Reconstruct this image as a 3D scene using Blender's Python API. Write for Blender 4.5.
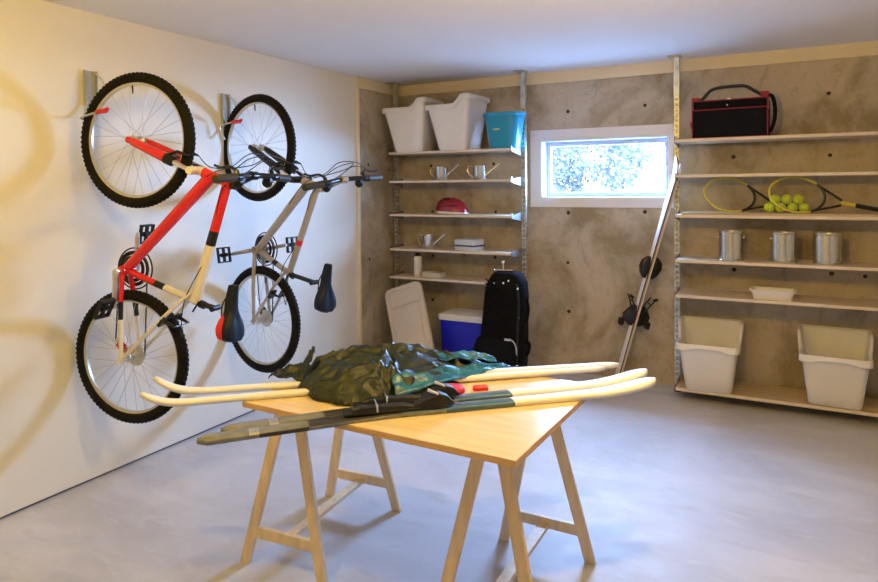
import bpy, math, random
from math import sin, cos, pi, radians as R, sqrt
from mathutils import Vector as V, Matrix, noise
random.seed(7)
sc = bpy.context.scene
for o in list(bpy.data.objects): bpy.data.objects.remove(o)
col = sc.collection

# ------------------------------------------------------------------ camera
yaw, pitch, roll = 0.4928188, 0.0195849, -0.0098990
F = V((-sin(yaw)*cos(pitch), cos(yaw)*cos(pitch), -sin(pitch)))
r0 = V((cos(yaw), sin(yaw), 0)); u0 = r0.cross(F)
rr = r0*cos(roll)+u0*sin(roll); uu = -r0*sin(roll)+u0*cos(roll)
cd = bpy.data.cameras.new('camera'); cam = bpy.data.objects.new('camera', cd); col.objects.link(cam)
cam.matrix_world = Matrix(((rr.x, uu.x, -F.x, 0), (rr.y, uu.y, -F.y, 0), (rr.z, uu.z, -F.z, 1.55), (0, 0, 0, 1)))
cd.sensor_width = 36; cd.lens = 651.8*36/878; cd.shift_y = -(291-198.44)/878
cd.clip_start = 0.05; cd.clip_end = 200
sc.camera = cam

# ------------------------------------------------------------------ world and big lights
w = bpy.data.worlds.new('overcast_sky'); sc.world = w; w.use_nodes = True
nt = w.node_tree; bg = nt.nodes['Background']
bg.inputs[0].default_value = (0.30, 0.53, 1.0, 1); bg.inputs[1].default_value = 178.0

def area(name, loc, target, sx, sy, power, color, spread=None):
    l = bpy.data.lights.new(name, 'AREA'); l.shape = 'RECTANGLE'; l.size = sx; l.size_y = sy
    l.energy = power; l.color = color
    if spread: l.spread = R(spread)
    o = bpy.data.objects.new(name, l); col.objects.link(o); o.location = loc
    o.rotation_euler = (V(target)-V(loc)).to_track_quat('-Z', 'Y').to_euler(); return o
# the window opening guides the sampling of the sky light (a portal gives no light of its own)
_p = area('window_portal', (-1.3225, 5.40, 1.677), (-1.3225, 4.0, 1.677), 0.95, 0.42, 1, (1, 1, 1)); _p.data.cycles.is_portal = True
def bulb(name, loc, power, color, rad=0.05):
    l = bpy.data.lights.new(name, 'POINT'); l.energy = power; l.color = color; l.shadow_soft_size = rad
    o = bpy.data.objects.new(name, l); col.objects.link(o); o.location = loc
bulb('tungsten_lamp_near_bikes', (-1.85, 1.05, 2.27), 35, (1.0, 0.63, 0.05))
bulb('tungsten_lamp_mid_ceiling', (-0.35, 2.25, 1.98), 50, (1.0, 0.62, 0.13))

vs = sc.view_settings
vs.view_transform = 'Standard'; vs.look = 'None'; vs.gamma = 1; vs.use_curve_mapping = False
vs.exposure = 0.1

# ------------------------------------------------------------------ materials
MATS = {}
def mat(name, c, rough=.5, metal=0, spec=.5, var=0, scale=6, c2=None, bump=0, bscale=60, coat=0, stretch=(1,1,1), detail=5, trans=0, lo=.35, hi=.65):
    m = bpy.data.materials.new(name); m.use_nodes = True; n = m.node_tree.nodes; L = m.node_tree.links
    b = n['Principled BSDF']; b.inputs['Roughness'].default_value = rough; b.inputs['Metallic'].default_value = metal
    b.inputs['Specular IOR Level'].default_value = spec; b.inputs['Coat Weight'].default_value = coat
    b.inputs['Base Color'].default_value = (*c, 1)
    if trans: b.inputs['Transmission Weight'].default_value = trans
    tc = n.new('ShaderNodeTexCoord'); mp = n.new('ShaderNodeMapping'); mp.inputs['Scale'].default_value = stretch
    L.new(tc.outputs['Object'], mp.inputs[0])
    if c2 is None: c2 = tuple(x*(1-var) for x in c)
    nz = n.new('ShaderNodeTexNoise'); nz.inputs['Scale'].default_value = scale; nz.inputs['Detail'].default_value = detail
    L.new(mp.outputs[0], nz.inputs['Vector'])
    cr = n.new('ShaderNodeValToRGB'); cr.color_ramp.elements[0].position = lo; cr.color_ramp.elements[1].position = hi
    cr.color_ramp.elements[0].color = (*c2, 1); cr.color_ramp.elements[1].color = (*c, 1)
    L.new(nz.outputs['Fac'], cr.inputs[0]); L.new(cr.outputs[0], b.inputs['Base Color'])
    if bump:
        n2 = n.new('ShaderNodeTexNoise'); n2.inputs['Scale'].default_value = bscale; n2.inputs['Detail'].default_value = 4
        L.new(mp.outputs[0], n2.inputs['Vector'])
        bp = n.new('ShaderNodeBump'); bp.inputs['Strength'].default_value = bump; bp.inputs['Distance'].default_value = .01
        L.new(n2.outputs['Fac'], bp.inputs['Height']); L.new(bp.outputs[0], b.inputs['Normal'])
    MATS[name] = m; return m

def layered(name, base, layers, rough=.6, spec=.3, bump=.1, bscale=30, rvar=None):
    """base colour with several noise layers mixed over it: (colour, scale, lo, hi, amount, stretch)"""
    m = bpy.data.materials.new(name); m.use_nodes = True; n = m.node_tree.nodes; L = m.node_tree.links
    b = n['Principled BSDF']; b.inputs['Roughness'].default_value = rough; b.inputs['Specular IOR Level'].default_value = spec
    tc = n.new('ShaderNodeTexCoord'); prev = None
    for k, (c, s, lo, hi, amt, st) in enumerate(layers):
        mp = n.new('ShaderNodeMapping'); mp.inputs['Scale'].default_value = st; mp.inputs['Location'].default_value = (k*3.7, k*1.3, k*2.1)
        L.new(tc.outputs['Object'], mp.inputs[0])
        nz = n.new('ShaderNodeTexNoise'); nz.inputs['Scale'].default_value = s; nz.inputs['Detail'].default_value = 8; nz.inputs['Roughness'].default_value = .6
        nz.inputs['Distortion'].default_value = .6
        L.new(mp.outputs[0], nz.inputs['Vector'])
        mr = n.new('ShaderNodeMapRange'); mr.inputs[1].default_value = lo; mr.inputs[2].default_value = hi; mr.inputs[4].default_value = amt
        L.new(nz.outputs['Fac'], mr.inputs[0])
        mx = n.new('ShaderNodeMix'); mx.data_type = 'RGBA'; L.new(mr.outputs[0], mx.inputs[0])
        if prev: L.new(prev, mx.inputs[6])
        else: mx.inputs[6].default_value = (*base, 1)
        mx.inputs[7].default_value = (*c, 1); prev = mx.outputs[2]
    L.new(prev, b.inputs['Base Color'])
    n2 = n.new('ShaderNodeTexNoise'); n2.inputs['Scale'].default_value = bscale; n2.inputs['Detail'].default_value = 6
    L.new(tc.outputs['Object'], n2.inputs['Vector'])
    bp = n.new('ShaderNodeBump'); bp.inputs['Strength'].default_value = bump; bp.inputs['Distance'].default_value = .01
    L.new(n2.outputs['Fac'], bp.inputs['Height']); L.new(bp.outputs[0], b.inputs['Normal'])
    if rvar:
        mr = n.new('ShaderNodeMapRange'); mr.inputs[3].default_value = rvar[0]; mr.inputs[4].default_value = rvar[1]
        L.new(n2.outputs['Fac'], mr.inputs[0]); L.new(mr.outputs[0], b.inputs['Roughness'])
    MATS[name] = m; return m

one = (1, 1, 1)
M_wall = layered('cream_drywall', (.77, .75, .68), [((.73, .71, .64), 1.2, .4, .7, .5, one)], rough=.55, spec=.3, bump=.06, bscale=90)
M_ceil = layered('ceiling_paint', (.88, .88, .90), [((.84, .84, .86), 2.5, .4, .7, .4, one)], rough=.8, spec=.1, bump=.25, bscale=120)
M_band = mat('cream_paint', (.80, .70, .50), .6, spec=.2, var=.06, scale=3)
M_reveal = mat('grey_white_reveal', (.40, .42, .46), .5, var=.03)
M_conc = layered('board_formed_concrete', (.52, .445, .34), [((.30, .24, .145), 1.5, .45, .60, .9, one), ((.60, .55, .47), 3.2, .50, .66, .6, (1, 1, .7)),
                 ((.20, .16, .10), 6, .55, .70, .45, (1.2, 1, .6)), ((.62, .58, .52), 22, .56, .72, .22, one), ((.20, .16, .11), 20, .56, .74, .35, (1, 1, .8)), ((.10, .08, .05), 70, .64, .72, .6, one)], rough=.72, spec=.3, bump=.5, bscale=24)
M_floor = layered('polished_concrete', (.56, .56, .61), [((.43, .425, .455), .8, .42, .62, .75, (1, 1, 1)), ((.62, .62, .66), 2.2, .48, .66, .75, (.6, 1.4, 1)),
                 ((.42, .40, .39), 5.5, .56, .74, .5, (.6, 1.4, 1)), ((.68, .68, .70), 11, .56, .74, .40, (.6, 1.5, 1)), ((.30, .28, .27), 40, .66, .74, .5, one)], rough=.5, spec=.4, bump=.03, bscale=8, rvar=(.42, .68))
M_hole = mat('tie_hole_dark', (.06, .045, .03), .9, spec=.1)
M_dark = mat('shadow_gap', (.10, .11, .14), .8)
M_trimw = mat('window_white', (.80, .80, .82), .45, var=.03)
M_brack = mat('bracket_grey', (.20, .21, .22), .5, .3, var=.1)
M_plate = mat('hook_plate_grey', (.42, .45, .49), .5, .2, var=.05)
M_steel = mat('galvanised_steel', (.62, .66, .66), .34, .85, var=.35, scale=40, stretch=(1, 1, .4))
M_zinc = mat('zinc_slotted', (.66, .68, .62), .3, .8, var=.45, scale=25, stretch=(1, 1, 2.2))
M_shelf = mat('shelf_laminate', (.72, .60, .45), .45, var=.12, scale=14, stretch=(.25, 3, 3), spec=.4)
M_shelfedge = mat('shelf_edge', (.74, .64, .52), .5, var=.08, scale=20, stretch=(.3, 2, 2))
M_ply = mat('plywood', (.60, .47, .29), .5, var=.25, scale=10, stretch=(.25, 4, 4))
M_table = mat('birch_tabletop', (.80, .66, .47), .24, var=.13, scale=7, stretch=(.5, 5, 1), spec=.5)
M_tedge = mat('tabletop_edge', (.70, .44, .20), .5, var=.2, scale=12, stretch=(.4, 2, 6))
M_pine = mat('pine', (.86, .68, .45), .45, var=.18, scale=10, stretch=(4, 4, .5), spec=.4)
M_binp = mat('white_plastic', (.80, .79, .80), .42, var=.03, spec=.4)
M_beige = mat('beige_plastic', (.66, .58, .48), .5, var=.05, spec=.3)
M_rubber = mat('tyre_rubber', (.011, .010, .009), .8, var=.3, scale=30, spec=.18)
M_alu = mat('brushed_aluminium', (.70, .68, .62), .32, .9, var=.1, scale=30)
M_rim = mat('silver_rim', (.60, .58, .52), .35, .6, var=.08)
M_spoke = mat('spoke_steel', (.55, .54, .50), .35, .7)
M_chrome = mat('chrome', (.80, .80, .80), .14, 1.0)
M_tin = mat('tin', (.72, .71, .68), .22, 1.0, var=.1, scale=4, stretch=(6, 6, 1))
M_gripm = mat('grip_rubber', (.040, .036, .022), .6, var=.25, scale=60)
M_black = mat('black_plastic', (.008, .008, .009), .42, var=.2, spec=.35)
M_satin = mat('black_metal', (.011, .011, .013), .3, var=.2, spec=.45)
M_blackfab = mat('black_fabric', (.006, .006, .008), .8, var=.4, scale=60, spec=.12, bump=.4, bscale=160)
M_red = mat('red_paint', (.72, .012, .012), .25, var=.05, coat=.5)
M_whitep = mat('white_paint', (.80, .76, .68), .3, var=.03, coat=.4)
M_greyp = mat('grey_silver_paint', (.46, .41, .35), .3, .35, var=.06, coat=.4)
M_redp = mat('red_plastic', (.65, .02, .03), .35)
M_bluev = mat('saddle_vinyl', (.005, .012, .030), .42, var=.2, spec=.3)
M_teal = mat('turquoise_plastic', (.01, .28, .46), .3, var=.05, spec=.5)
M_yellowl = mat('yellow_label', (.75, .55, .15), .5)
M_cobalt = mat('cobalt_plastic', (.006, .010, .60), .38, var=.05, spec=.5)
M_bound = mat('red_binding', (.28, .005, .015), .6, var=.2, scale=30)
M_ykit = mat('yellow_frame', (.62, .52, .06), .3)
M_ball = mat('tennis_felt', (.72, .90, .06), .95, var=.15, scale=40, bump=.5, bscale=300, spec=.05)
M_seam = mat('ball_seam', (.75, .78, .6), .8)
M_string = mat('racket_string', (.45, .40, .30), .5)
M_helm = mat('helmet_shell', (.30, .004, .014), .2, var=.15, coat=.6)
M_skiw = mat('ski_white', (.84, .84, .86), .5, var=.02, spec=.3)
M_skis = mat('ski_silver', (.27, .28, .29), .3, .15, var=.35, scale=10, stretch=(2, 2, 2))
M_skib = mat('ski_black', (.03, .028, .026), .3)
M_skit = mat('ski_steel_blue', (.05, .135, .26), .3, var=.2, coat=.3)
M_skic = mat('ski_cream', (.80, .70, .55), .35, var=.03)
M_skir = mat('ski_dark_red', (.09, .015, .015), .4)
M_darkblue = mat('navy', (.03, .05, .14), .5)
M_bluewhite = mat('pale_blue_card', (.62, .68, .78), .5)
M_foil = bpy.data.materials.new('leaf'); M_foil.use_nodes = True
_n = M_foil.node_tree.nodes; _b = _n['Principled BSDF']; _b.inputs['Base Color'].default_value = (.005, .006, .005, 1); _b.inputs['Roughness'].default_value = .8
_t = _n.new('ShaderNodeBsdfTranslucent'); _t.inputs[0].default_value = (.0125, .0115, .0098, 1); _a = _n.new('ShaderNodeAddShader')
M_foil.node_tree.links.new(_b.outputs[0], _a.inputs[0]); M_foil.node_tree.links.new(_t.outputs[0], _a.inputs[1]); M_foil.node_tree.links.new(_a.outputs[0], _n['Material Output'].inputs[0])
M_bark = mat('bark', (.06, .05, .04), .9)
M_bounce_ground = mat('pale_bounce_ground', (.50, .50, .50), .9, var=.2)  # unseen ground, made pale so it bounces sky light up through the window
# crumpled nylon
M_nylon = layered('dark_green_nylon', (.010, .020, .010), [((.005, .010, .006), 6, .4, .6, .8, one), ((.022, .030, .010), 12, .5, .7, .6, one)], rough=.4, spec=.5, bump=.5, bscale=34, rvar=(.34, .55))
M_lining = layered('teal_nylon', (.006, .15, .36), [((.004, .06, .16), 14, .45, .62, .8, (1, 1, 2)), ((.10, .40, .66), 10, .55, .7, .7, one)], rough=.3, spec=.6, bump=.5, bscale=28)
gl = bpy.data.materials.new('window_glass'); gl.use_nodes = True
gn = gl.node_tree.nodes; gn.clear(); tr = gn.new('ShaderNodeBsdfTransparent'); gs = gn.new('ShaderNodeBsdfGlossy'); gs.inputs['Roughness'].default_value = .02
mxs = gn.new('ShaderNodeMixShader'); mxs.inputs[0].default_value = .05; go = gn.new('ShaderNodeOutputMaterial')
gl.node_tree.links.new(tr.outputs[0], mxs.inputs[1]); gl.node_tree.links.new(gs.outputs[0], mxs.inputs[2]); gl.node_tree.links.new(mxs.outputs[0], go.inputs[0])

# ------------------------------------------------------------------ mesh helpers
class MB:
    def __init__(s): s.v = []; s.f = []; s.m = []; s.s = []
    def add(s, vs, fs, mi=0, smooth=True):
        b = len(s.v); s.v += [tuple(p) for p in vs]
        for f in fs: s.f.append(tuple(b+i for i in f)); s.m.append(mi); s.s.append(smooth)
    def box(s, a, b, mi=0, mtx=None):
        (x0, y0, z0), (x1, y1, z1) = a, b
        vs = [V(p) for p in ((x0,y0,z0),(x1,y0,z0),(x1,y1,z0),(x0,y1,z0),(x0,y0,z1),(x1,y0,z1),(x1,y1,z1),(x0,y1,z1))]
        if mtx: vs = [mtx @ p for p in vs]
        s.add(vs, [(0,3,2,1),(4,5,6,7),(0,1,5,4),(1,2,6,5),(2,3,7,6),(3,0,4,7)], mi, False)
    def bar(s, p, q, w, t, mi=0, up=(0,0,1)):
        p, q = V(p), V(q); d = (q-p).normalized(); u = V(up)
        x = d.cross(u)
        if x.length < 1e-4: x = d.cross(V((0,1,0)))
        x.normalize(); y = x.cross(d)
        vs = [c + x*(sx*w/2) + y*(sy*t/2) for c in (p, q) for sx, sy in ((-1,-1),(1,-1),(1,1),(-1,1))]
        s.add(vs, [(0,1,2,3),(7,6,5,4),(0,4,5,1),(1,5,6,2),(2,6,7,3),(3,7,4,0)], mi, False)
    def tube(s, pts, rad, n=12, mi=0, caps=True, closed=False, flat=None):
        pts = [V(p) for p in pts]; N = len(pts)
        rads = rad if isinstance(rad, (list, tuple)) else [rad]*N
        rings = []; prevx = None
        for i, p in enumerate(pts):
            if closed: t = pts[(i+1) % N]-pts[i-1]
            else: t = pts[min(i+1, N-1)]-pts[max(i-1, 0)]
            t.normalize()
            if prevx is None:
                x = t.orthogonal().normalized() if flat is None else (V(flat)-t*V(flat).dot(t)).normalized()
            else: x = (prevx - t*prevx.dot(t)).normalized()
            prevx = x; y = t.cross(x)
            k = 1 if flat is None else flat_ratio[0]
            rings.append([p + (x*cos(2*pi*j/n) + y*sin(2*pi*j/n)*k)*rads[i] for j in range(n)])
        vs = [q for r_ in rings for q in r_]; fs = []
        for i in range(N if closed else N-1):
            a, b = i*n, ((i+1) % N)*n
            for j in range(n): fs.append((a+j, a+(j+1) % n, b+(j+1) % n, b+j))
        if caps and not closed:
            fs.append(tuple(range(n-1, -1, -1))); fs.append(tuple((N-1)*n+j for j in range(n)))
        s.add(vs, fs, mi, True)
    def lathe(s, prof, n=32, c=(0,0,0), axis='Z', mi=0, sy=1.0, mtx=None):
        vs = []
        for r_, h in prof:
            for j in range(n):
                a = 2*pi*j/n; x, y = r_*cos(a), r_*sin(a)*sy
                p = V((x, y, h)) if axis == 'Z' else (V((x, h, y)) if axis == 'Y' else V((h, x, y)))
                p = p + V(c)
                if mtx: p = mtx @ p
                vs.append(p)
        fs = []
        for i in range(len(prof)-1):
            for j in range(n): fs.append((i*n+j, i*n+(j+1) % n, (i+1)*n+(j+1) % n, (i+1)*n+j))
        if prof[0][0] > 1e-6: fs.append(tuple(range(n-1, -1, -1)))
        if prof[-1][0] > 1e-6: fs.append(tuple((len(prof)-1)*n+j for j in range(n)))
        s.add(vs, fs, mi, True)
    def loft(s, rings, mi=0, cap0=True, cap1=True, smooth=True):
        n = len(rings[0]); vs = [q for r_ in rings for q in r_]; fs = []
        for i in range(len(rings)-1):
            for j in range(n): fs.append((i*n+j, i*n+(j+1) % n, (i+1)*n+(j+1) % n, (i+1)*n+j))
        if cap0: fs.append(tuple(range(n-1, -1, -1)))
        if cap1: fs.append(tuple((len(rings)-1)*n+j for j in range(n)))
        s.add(vs, fs, mi, smooth)
    def build(s, name, mats, parent=None, bevel=0, seg=2, angle=35, mtx=None):
        me = bpy.data.meshes.new(name)
        vs = s.v if mtx is None else [tuple(mtx @ V(p)) for p in s.v]
        me.from_pydata(vs, [], s.f); me.update()
        mats = mats if isinstance(mats, (list, tuple)) else [mats]
        for m in mats: me.materials.append(m)
        for p, mi, sm in zip(me.polygons, s.m, s.s): p.material_index = mi; p.use_smooth = True
        me.set_sharp_from_angle(angle=R(angle))
        o = bpy.data.objects.new(name, me); col.objects.link(o)
        if parent: o.parent = parent
        if bevel:
            b = o.modifiers.new('bevel', 'BEVEL'); b.width = bevel; b.segments = seg; b.limit_method = 'ANGLE'; b.angle_limit = R(40)
        return o
flat_ratio = [1.0]
def rrect(hx, hy, r_, z=0, n=5, cx=0, cy=0):
    out = []
    for k, (sx, sy) in enumerate(((1,1),(-1,1),(-1,-1),(1,-1))):
        for i in range(n+1):
            a = pi/2*k + pi/2*i/n
            out.append(V((cx+sx*(hx-r_)+r_*cos(a), cy+sy*(hy-r_)+r_*sin(a), z)))
    return out
def thing(name, label, cat, loc=(0,0,0), rz=0, group=None, rot=None):
    o = bpy.data.objects.new(name, None); col.objects.link(o); o.empty_display_size = .1
    o.location = loc; o.rotation_euler = rot or (0, 0, rz); o['label'] = label; o['category'] = cat
    if group: o['group'] = group
    return o
def tag(o, label, cat, group=None, loc=None, rz=None):
    o['label'] = label; o['category'] = cat
    if group: o['group'] = group
    if loc is not None: o.location = loc
    if rz is not None: o.rotation_euler = (0, 0, rz)
    return o
def struct(o): o['kind'] = 'structure'; return o
def sbox(name, a, b, m, bevel=0, parent=None):
    mb = MB(); mb.box(a, b); o = mb.build(name, m, parent, bevel)
    if parent is None: struct(o)
    return o
def copy_tree(o, parent=None):
    c = o.copy(); col.objects.link(c); c.parent = parent
    for ch in list(o.children): copy_tree(ch, c)
    return c
def smooth_pts(pts, k=6):
    pts = [V(p) for p in pts]; out = []
    for i in range(len(pts)-1):
        p0 = pts[max(i-1, 0)]; p1 = pts[i]; p2 = pts[i+1]; p3 = pts[min(i+2, len(pts)-1)]
        for j in range(k):
            t = j/k
            out.append(.5*((2*p1)+(p2-p0)*t+(2*p0-5*p1+4*p2-p3)*t*t+(3*p1-p0-3*p2+p3)*t**3))
    out.append(pts[-1]); return out

# ------------------------------------------------------------------ room
XL, YB, ZC, XR, YF = -3.26, 5.235, 2.486, 2.7, -1.5
sbox('floor', (XL-.2, YF-.2, -.1), (XR+.2, YB+.2, 0), M_floor)
sbox('ceiling', (XL-.2, YF-.2, ZC), (XR+.2, YB+.2, ZC+.1), M_ceil)
mb = MB(); mb.box((XL-.1, YF, .014), (XL, 4.60, ZC)); wl = struct(mb.build('wall_left', M_wall))
mb = MB(); mb.box((XL-.1, YF, 0), (XL-.012, 4.60, .014)); mb.build('base_gap', M_dark, wl)
wx0, wx1, wz0, wz1 = -1.83, -.815, 1.44, 1.914
mb = MB()
mb.box((XL-.2, YB, 0), (wx0, YB+.2, ZC)); mb.box((wx1, YB, 0), (XR, YB+.2, ZC))
mb.box((wx0, YB, 0), (wx1, YB+.2, wz0)); mb.box((wx0, YB, wz1), (wx1, YB+.2, ZC))
wb = struct(mb.build('wall_back', M_conc))
mb = MB(); mb.box((XL-.2, 4.60, 0), (XL+.01, YB, ZC)); wc = struct(mb.build('wall_corner', M_conc))
for hx in (-2.88, -2.26, -1.6, -.985, -.36, .25, .46):
    for hz in (.5, .91, 1.32, 1.74, 2.153):
        if -2 < hx < -.7 and 1.34 < hz < 2.05: continue
        if hx == .46 and hz != .91: continue
        mb = MB(); rj = .013+.004*random.random()
        mb.lathe([(rj, 0), (rj*.8, -.0015), (.0, -.002)], 12, (hx+random.uniform(-.01,.01), YB, hz+random.uniform(-.01,.01)), 'Y')
        mb.build('tie_hole', M_hole, wb)
for hy, hz in ((4.75, .91), (4.75, 1.74), (5.08, 1.70)):
    mb = MB(); mb.lathe([(.014, 0), (.011, .0015), (0, .002)], 12, (XL+.01, hy, hz), 'X'); mb.build('tie_hole', M_hole, wc)
sbox('trim_1', (XL-.01, 4.575, .0), (XL+.026, 4.605, 2.392), M_band, .003)
sbox('trim_2', (XL-.01, YB-.012, 2.392), (XR, YB+.01, ZC), M_band, .002)
sbox('trim_3', (XL-.01, 4.575, 2.392), (XL+.022, YB-.012, ZC), M_band, .002)
sbox('wall_right', (XR, YF, 0), (XR+.1, YB+.2, ZC), M_wall)
mb = MB()   # wall behind the camera
mb.box((XL, YF-.1, 0), (XR, YF, ZC))
struct(mb.build('wall_front', M_wall))

# window: flat casing, deep white reveal, sash, pane
mb = MB()
cx0, cx1, cz0, cz1 = -1.925, -.772, 1.362, 2.004; ct = YB-.014
mb.box((cx0, ct, cz0), (wx0, YB, cz1)); mb.box((wx1, ct, cz0), (cx1, YB, cz1))
mb.box((wx0, ct, wz1), (wx1, YB, cz1)); mb.box((wx0, ct, cz0), (wx1, YB, wz0))
win = struct(mb.build('window_1', M_trimw, None, .002))
mb = MB(); t = .006
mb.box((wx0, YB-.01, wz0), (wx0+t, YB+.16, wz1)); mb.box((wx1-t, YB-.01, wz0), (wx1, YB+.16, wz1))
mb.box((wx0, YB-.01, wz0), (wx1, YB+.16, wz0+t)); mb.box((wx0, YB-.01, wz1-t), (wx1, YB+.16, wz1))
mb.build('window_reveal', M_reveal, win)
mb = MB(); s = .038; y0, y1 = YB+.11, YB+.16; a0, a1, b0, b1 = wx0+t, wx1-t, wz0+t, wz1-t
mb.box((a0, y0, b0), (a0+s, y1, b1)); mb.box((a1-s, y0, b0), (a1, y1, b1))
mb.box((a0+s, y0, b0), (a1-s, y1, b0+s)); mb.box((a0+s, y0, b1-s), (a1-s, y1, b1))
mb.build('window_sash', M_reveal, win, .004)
mb = MB(); mb.box((a0+s-.004, YB+.134, b0+s-.004), (a1-s+.004, YB+.138, b1-s+.004)); mb.build('window_pane', gl, win)

# outside: bushes seen through the pane, and ground below that stays out of view
g = sbox('ground_outside', (-14, YB+.5, -1.2), (12, 30, -1.1), M_bounce_ground)
def bush(cx, cy, cz, rx, ry, rz, n, label, seed):
    rd = random.Random(seed); t_ = thing('bush', label, 'bush', (cx, cy, -1.1))
    mb = MB()
    for i in range(n):
        while True:
            p = V((rd.uniform(-1,1), rd.uniform(-1,1), rd.uniform(-1,1)))
            if .25 < p.length < 1: break
        if noise.noise(p*2.2+V((seed,0,0))) < -.16: continue
        c = V((p.x*rx, p.y*ry, p.z*rz + cz+1.1)); d1 = V([rd.gauss(0,1) for _ in range(3)]).normalized(); d2 = d1.orthogonal().normalized()
        L_ = rd.uniform(.022,.05); W_ = L_*.45
        mb.add([c-d1*L_, c+d2*W_, c+d1*L_, c-d2*W_], [(0,1,2,3)])
    mb.build('foliage', M_foil, t_)
    mb = MB()
    for k in range(5):
        a = rd.uniform(0, 2*pi); q = V((cos(a)*rx*.5, sin(a)*ry*.5, cz+1.1+rz*.3))
        mb.tube([(0,0,0), q*.5+V((0,0,.1)), q], [.04,.025,.01], 6)
    mb.build('stem', M_bark, t_)
bush(-2.42, 8.3, 1.95, .98, .5, .66, 11000, 'leafy bush outside the window, on the left half of the pane', 1)
bush(-.60, 8.9, 1.93, .86, .4, .62, 8500, 'leafy bush outside the window, on the right half of the pane', 5)

# ------------------------------------------------------------------ shelving
SF = 4.85
UPR = [(-3.18, 'galvanised slotted upright in the room corner, left end of left shelves'),
       (-1.935, 'galvanised slotted upright just left of the window'),
       (-.732, 'galvanised slotted upright just right of the window'),
       (.575, 'galvanised slotted upright at the far right end of right shelves')]
for i, (x, lab) in enumerate(UPR):
    t_ = thing('shelf_upright', lab, 'shelf upright', (x, 5.1, 0), 0, 'uprights carrying the wall shelves')
    zt = ZC-.13
    mb = MB()   # slotted U channel
    mb.box((-.018, -.012, .03), (-.015, .016, zt)); mb.box((.015, -.012, .03), (.018, .016, zt)); mb.box((-.018, -.015, .03), (.018, -.012, zt))
    mb.build('channel', M_zinc, t_)
    mb = MB()
    for k in range(56):
        z = .08+k*.04
        mb.box((-.006, -.0162, z), (-.002, -.0148, z+.022)); mb.box((.002, -.0162, z), (.006, -.0148, z+.022))
    mb.build('slots', M_dark, t_)
    mb = MB(); mb.box((-.021, -.019, zt-.16), (.021, .02, ZC-.008)); mb.build('top_sleeve', M_steel, t_, .002)
    mb = MB(); mb.box((-.055, -.10, ZC-.008), (.035, .03, ZC-.001)); mb.build('ceiling_plate', M_steel, t_, .001)
    mb = MB(); mb.lathe([(.024, 0), (.024, .018), (.010, .022), (.010, .035)], 16, (0, 0, 0)); mb.build('foot', M_black, t_)

def bracket(x, z, yb=5.085, d=.225, parent=None, side=1):
    mb = MB()
    pts = [(0, 0, 0), (0, -d, 0), (0, -d, -.012), (0, 0, -.055)]
    vs = [V((x+sx*.0015, yb+p[1], z+p[2])) for sx in (-1, 1) for p in pts]
    mb.add(vs, [(3,2,1,0),(4,5,6,7),(0,1,5,4),(1,2,6,5),(2,3,7,6),(3,0,4,7)], 0, False)
    # small end stop that rises beside the board edge
    vs = [V((x+sx*.0015, yb+yy, z+zz)) for sx in (-1, 1) for yy, zz in ((-d, 0), (-d-.012, 0), (-d-.004, .03), (-d+.02, .0))]
    return mb
def shelf(x0, x1, z, th, label, grp, m=M_shelf, yb=YB-.045, brackets=True):
    t_ = thing('wall_shelf', label, 'shelf', ((x0+x1)/2, SF, z), 0, grp)
    L_ = (x1-x0)/2
    mb = MB(); mb.box((-L_, .002, -th), (L_, yb-SF, 0)); mb.build('board', m, t_, .001)
    mb = MB(); mb.box((-L_, 0, -th), (L_, .002, 0)); mb.build('front_edging', M_shelfedge, t_)
    if brackets:
        for sx, ux in ((-1, x0), (1, x1)):
            xx = sx*(L_+.004)
            mb = MB()
            prof = [(.235, .022), (.235, -.055), (.012, -.024), (.003, -.004), (.012, .026), (.05, .004)]
            vs = [V((xx+e*.0018, y, z_)) for e in (-1, 1) for y, z_ in prof]
            n = len(prof)
            mb.add(vs, [tuple(range(n)), tuple(range(2*n-1, n-1, -1))]+[(j, (j+1) % n, n+(j+1) % n, n+j) for j in range(n)], 0, False)
            mb.box((xx-.012*(sx > 0), .01, -th-.003), (xx+.012*(sx < 0), .235, -th-.0005))
            mb.build('bracket', M_brack, t_)
    return t_
names = ['topmost', 'second from the top', 'third from the top', 'fourth from the top', 'fifth from the top']
on_l = ['under the white bins and turquoise bucket', 'under two metal watering cans', 'under the red helmet', 'under one watering can and stacked boxes', 'under the white bottle']
for k, z in enumerate((1.845, 1.596, 1.304, 1.003, .757)):
    shelf(-3.10, -1.957, z, .018, f'pale shelf of left bay, {names[k]}, {on_l[k]}', 'shelves left of the window')
shelf(-3.10, -1.957, .10, .02, 'lowest wooden shelf of left bay under the cooler', 'shelves left of the window', M_ply)
on_r = ['under the black and red tool bag', 'empty, with nothing on it', 'under the tennis rackets', 'under three metal cans', 'under the white tray']
for k, z in enumerate((1.86, 1.611, 1.328, 1.01, .762)):
    shelf(-.710, .553, z, .02, f'pale shelf of right bay, {names[k]}, {on_r[k]}', 'shelves right of the window')
shelf(-.710, .553, .10, .022, 'lowest wooden shelf of right bay near the floor, under two white bins', 'shelves right of the window', M_ply)

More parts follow.
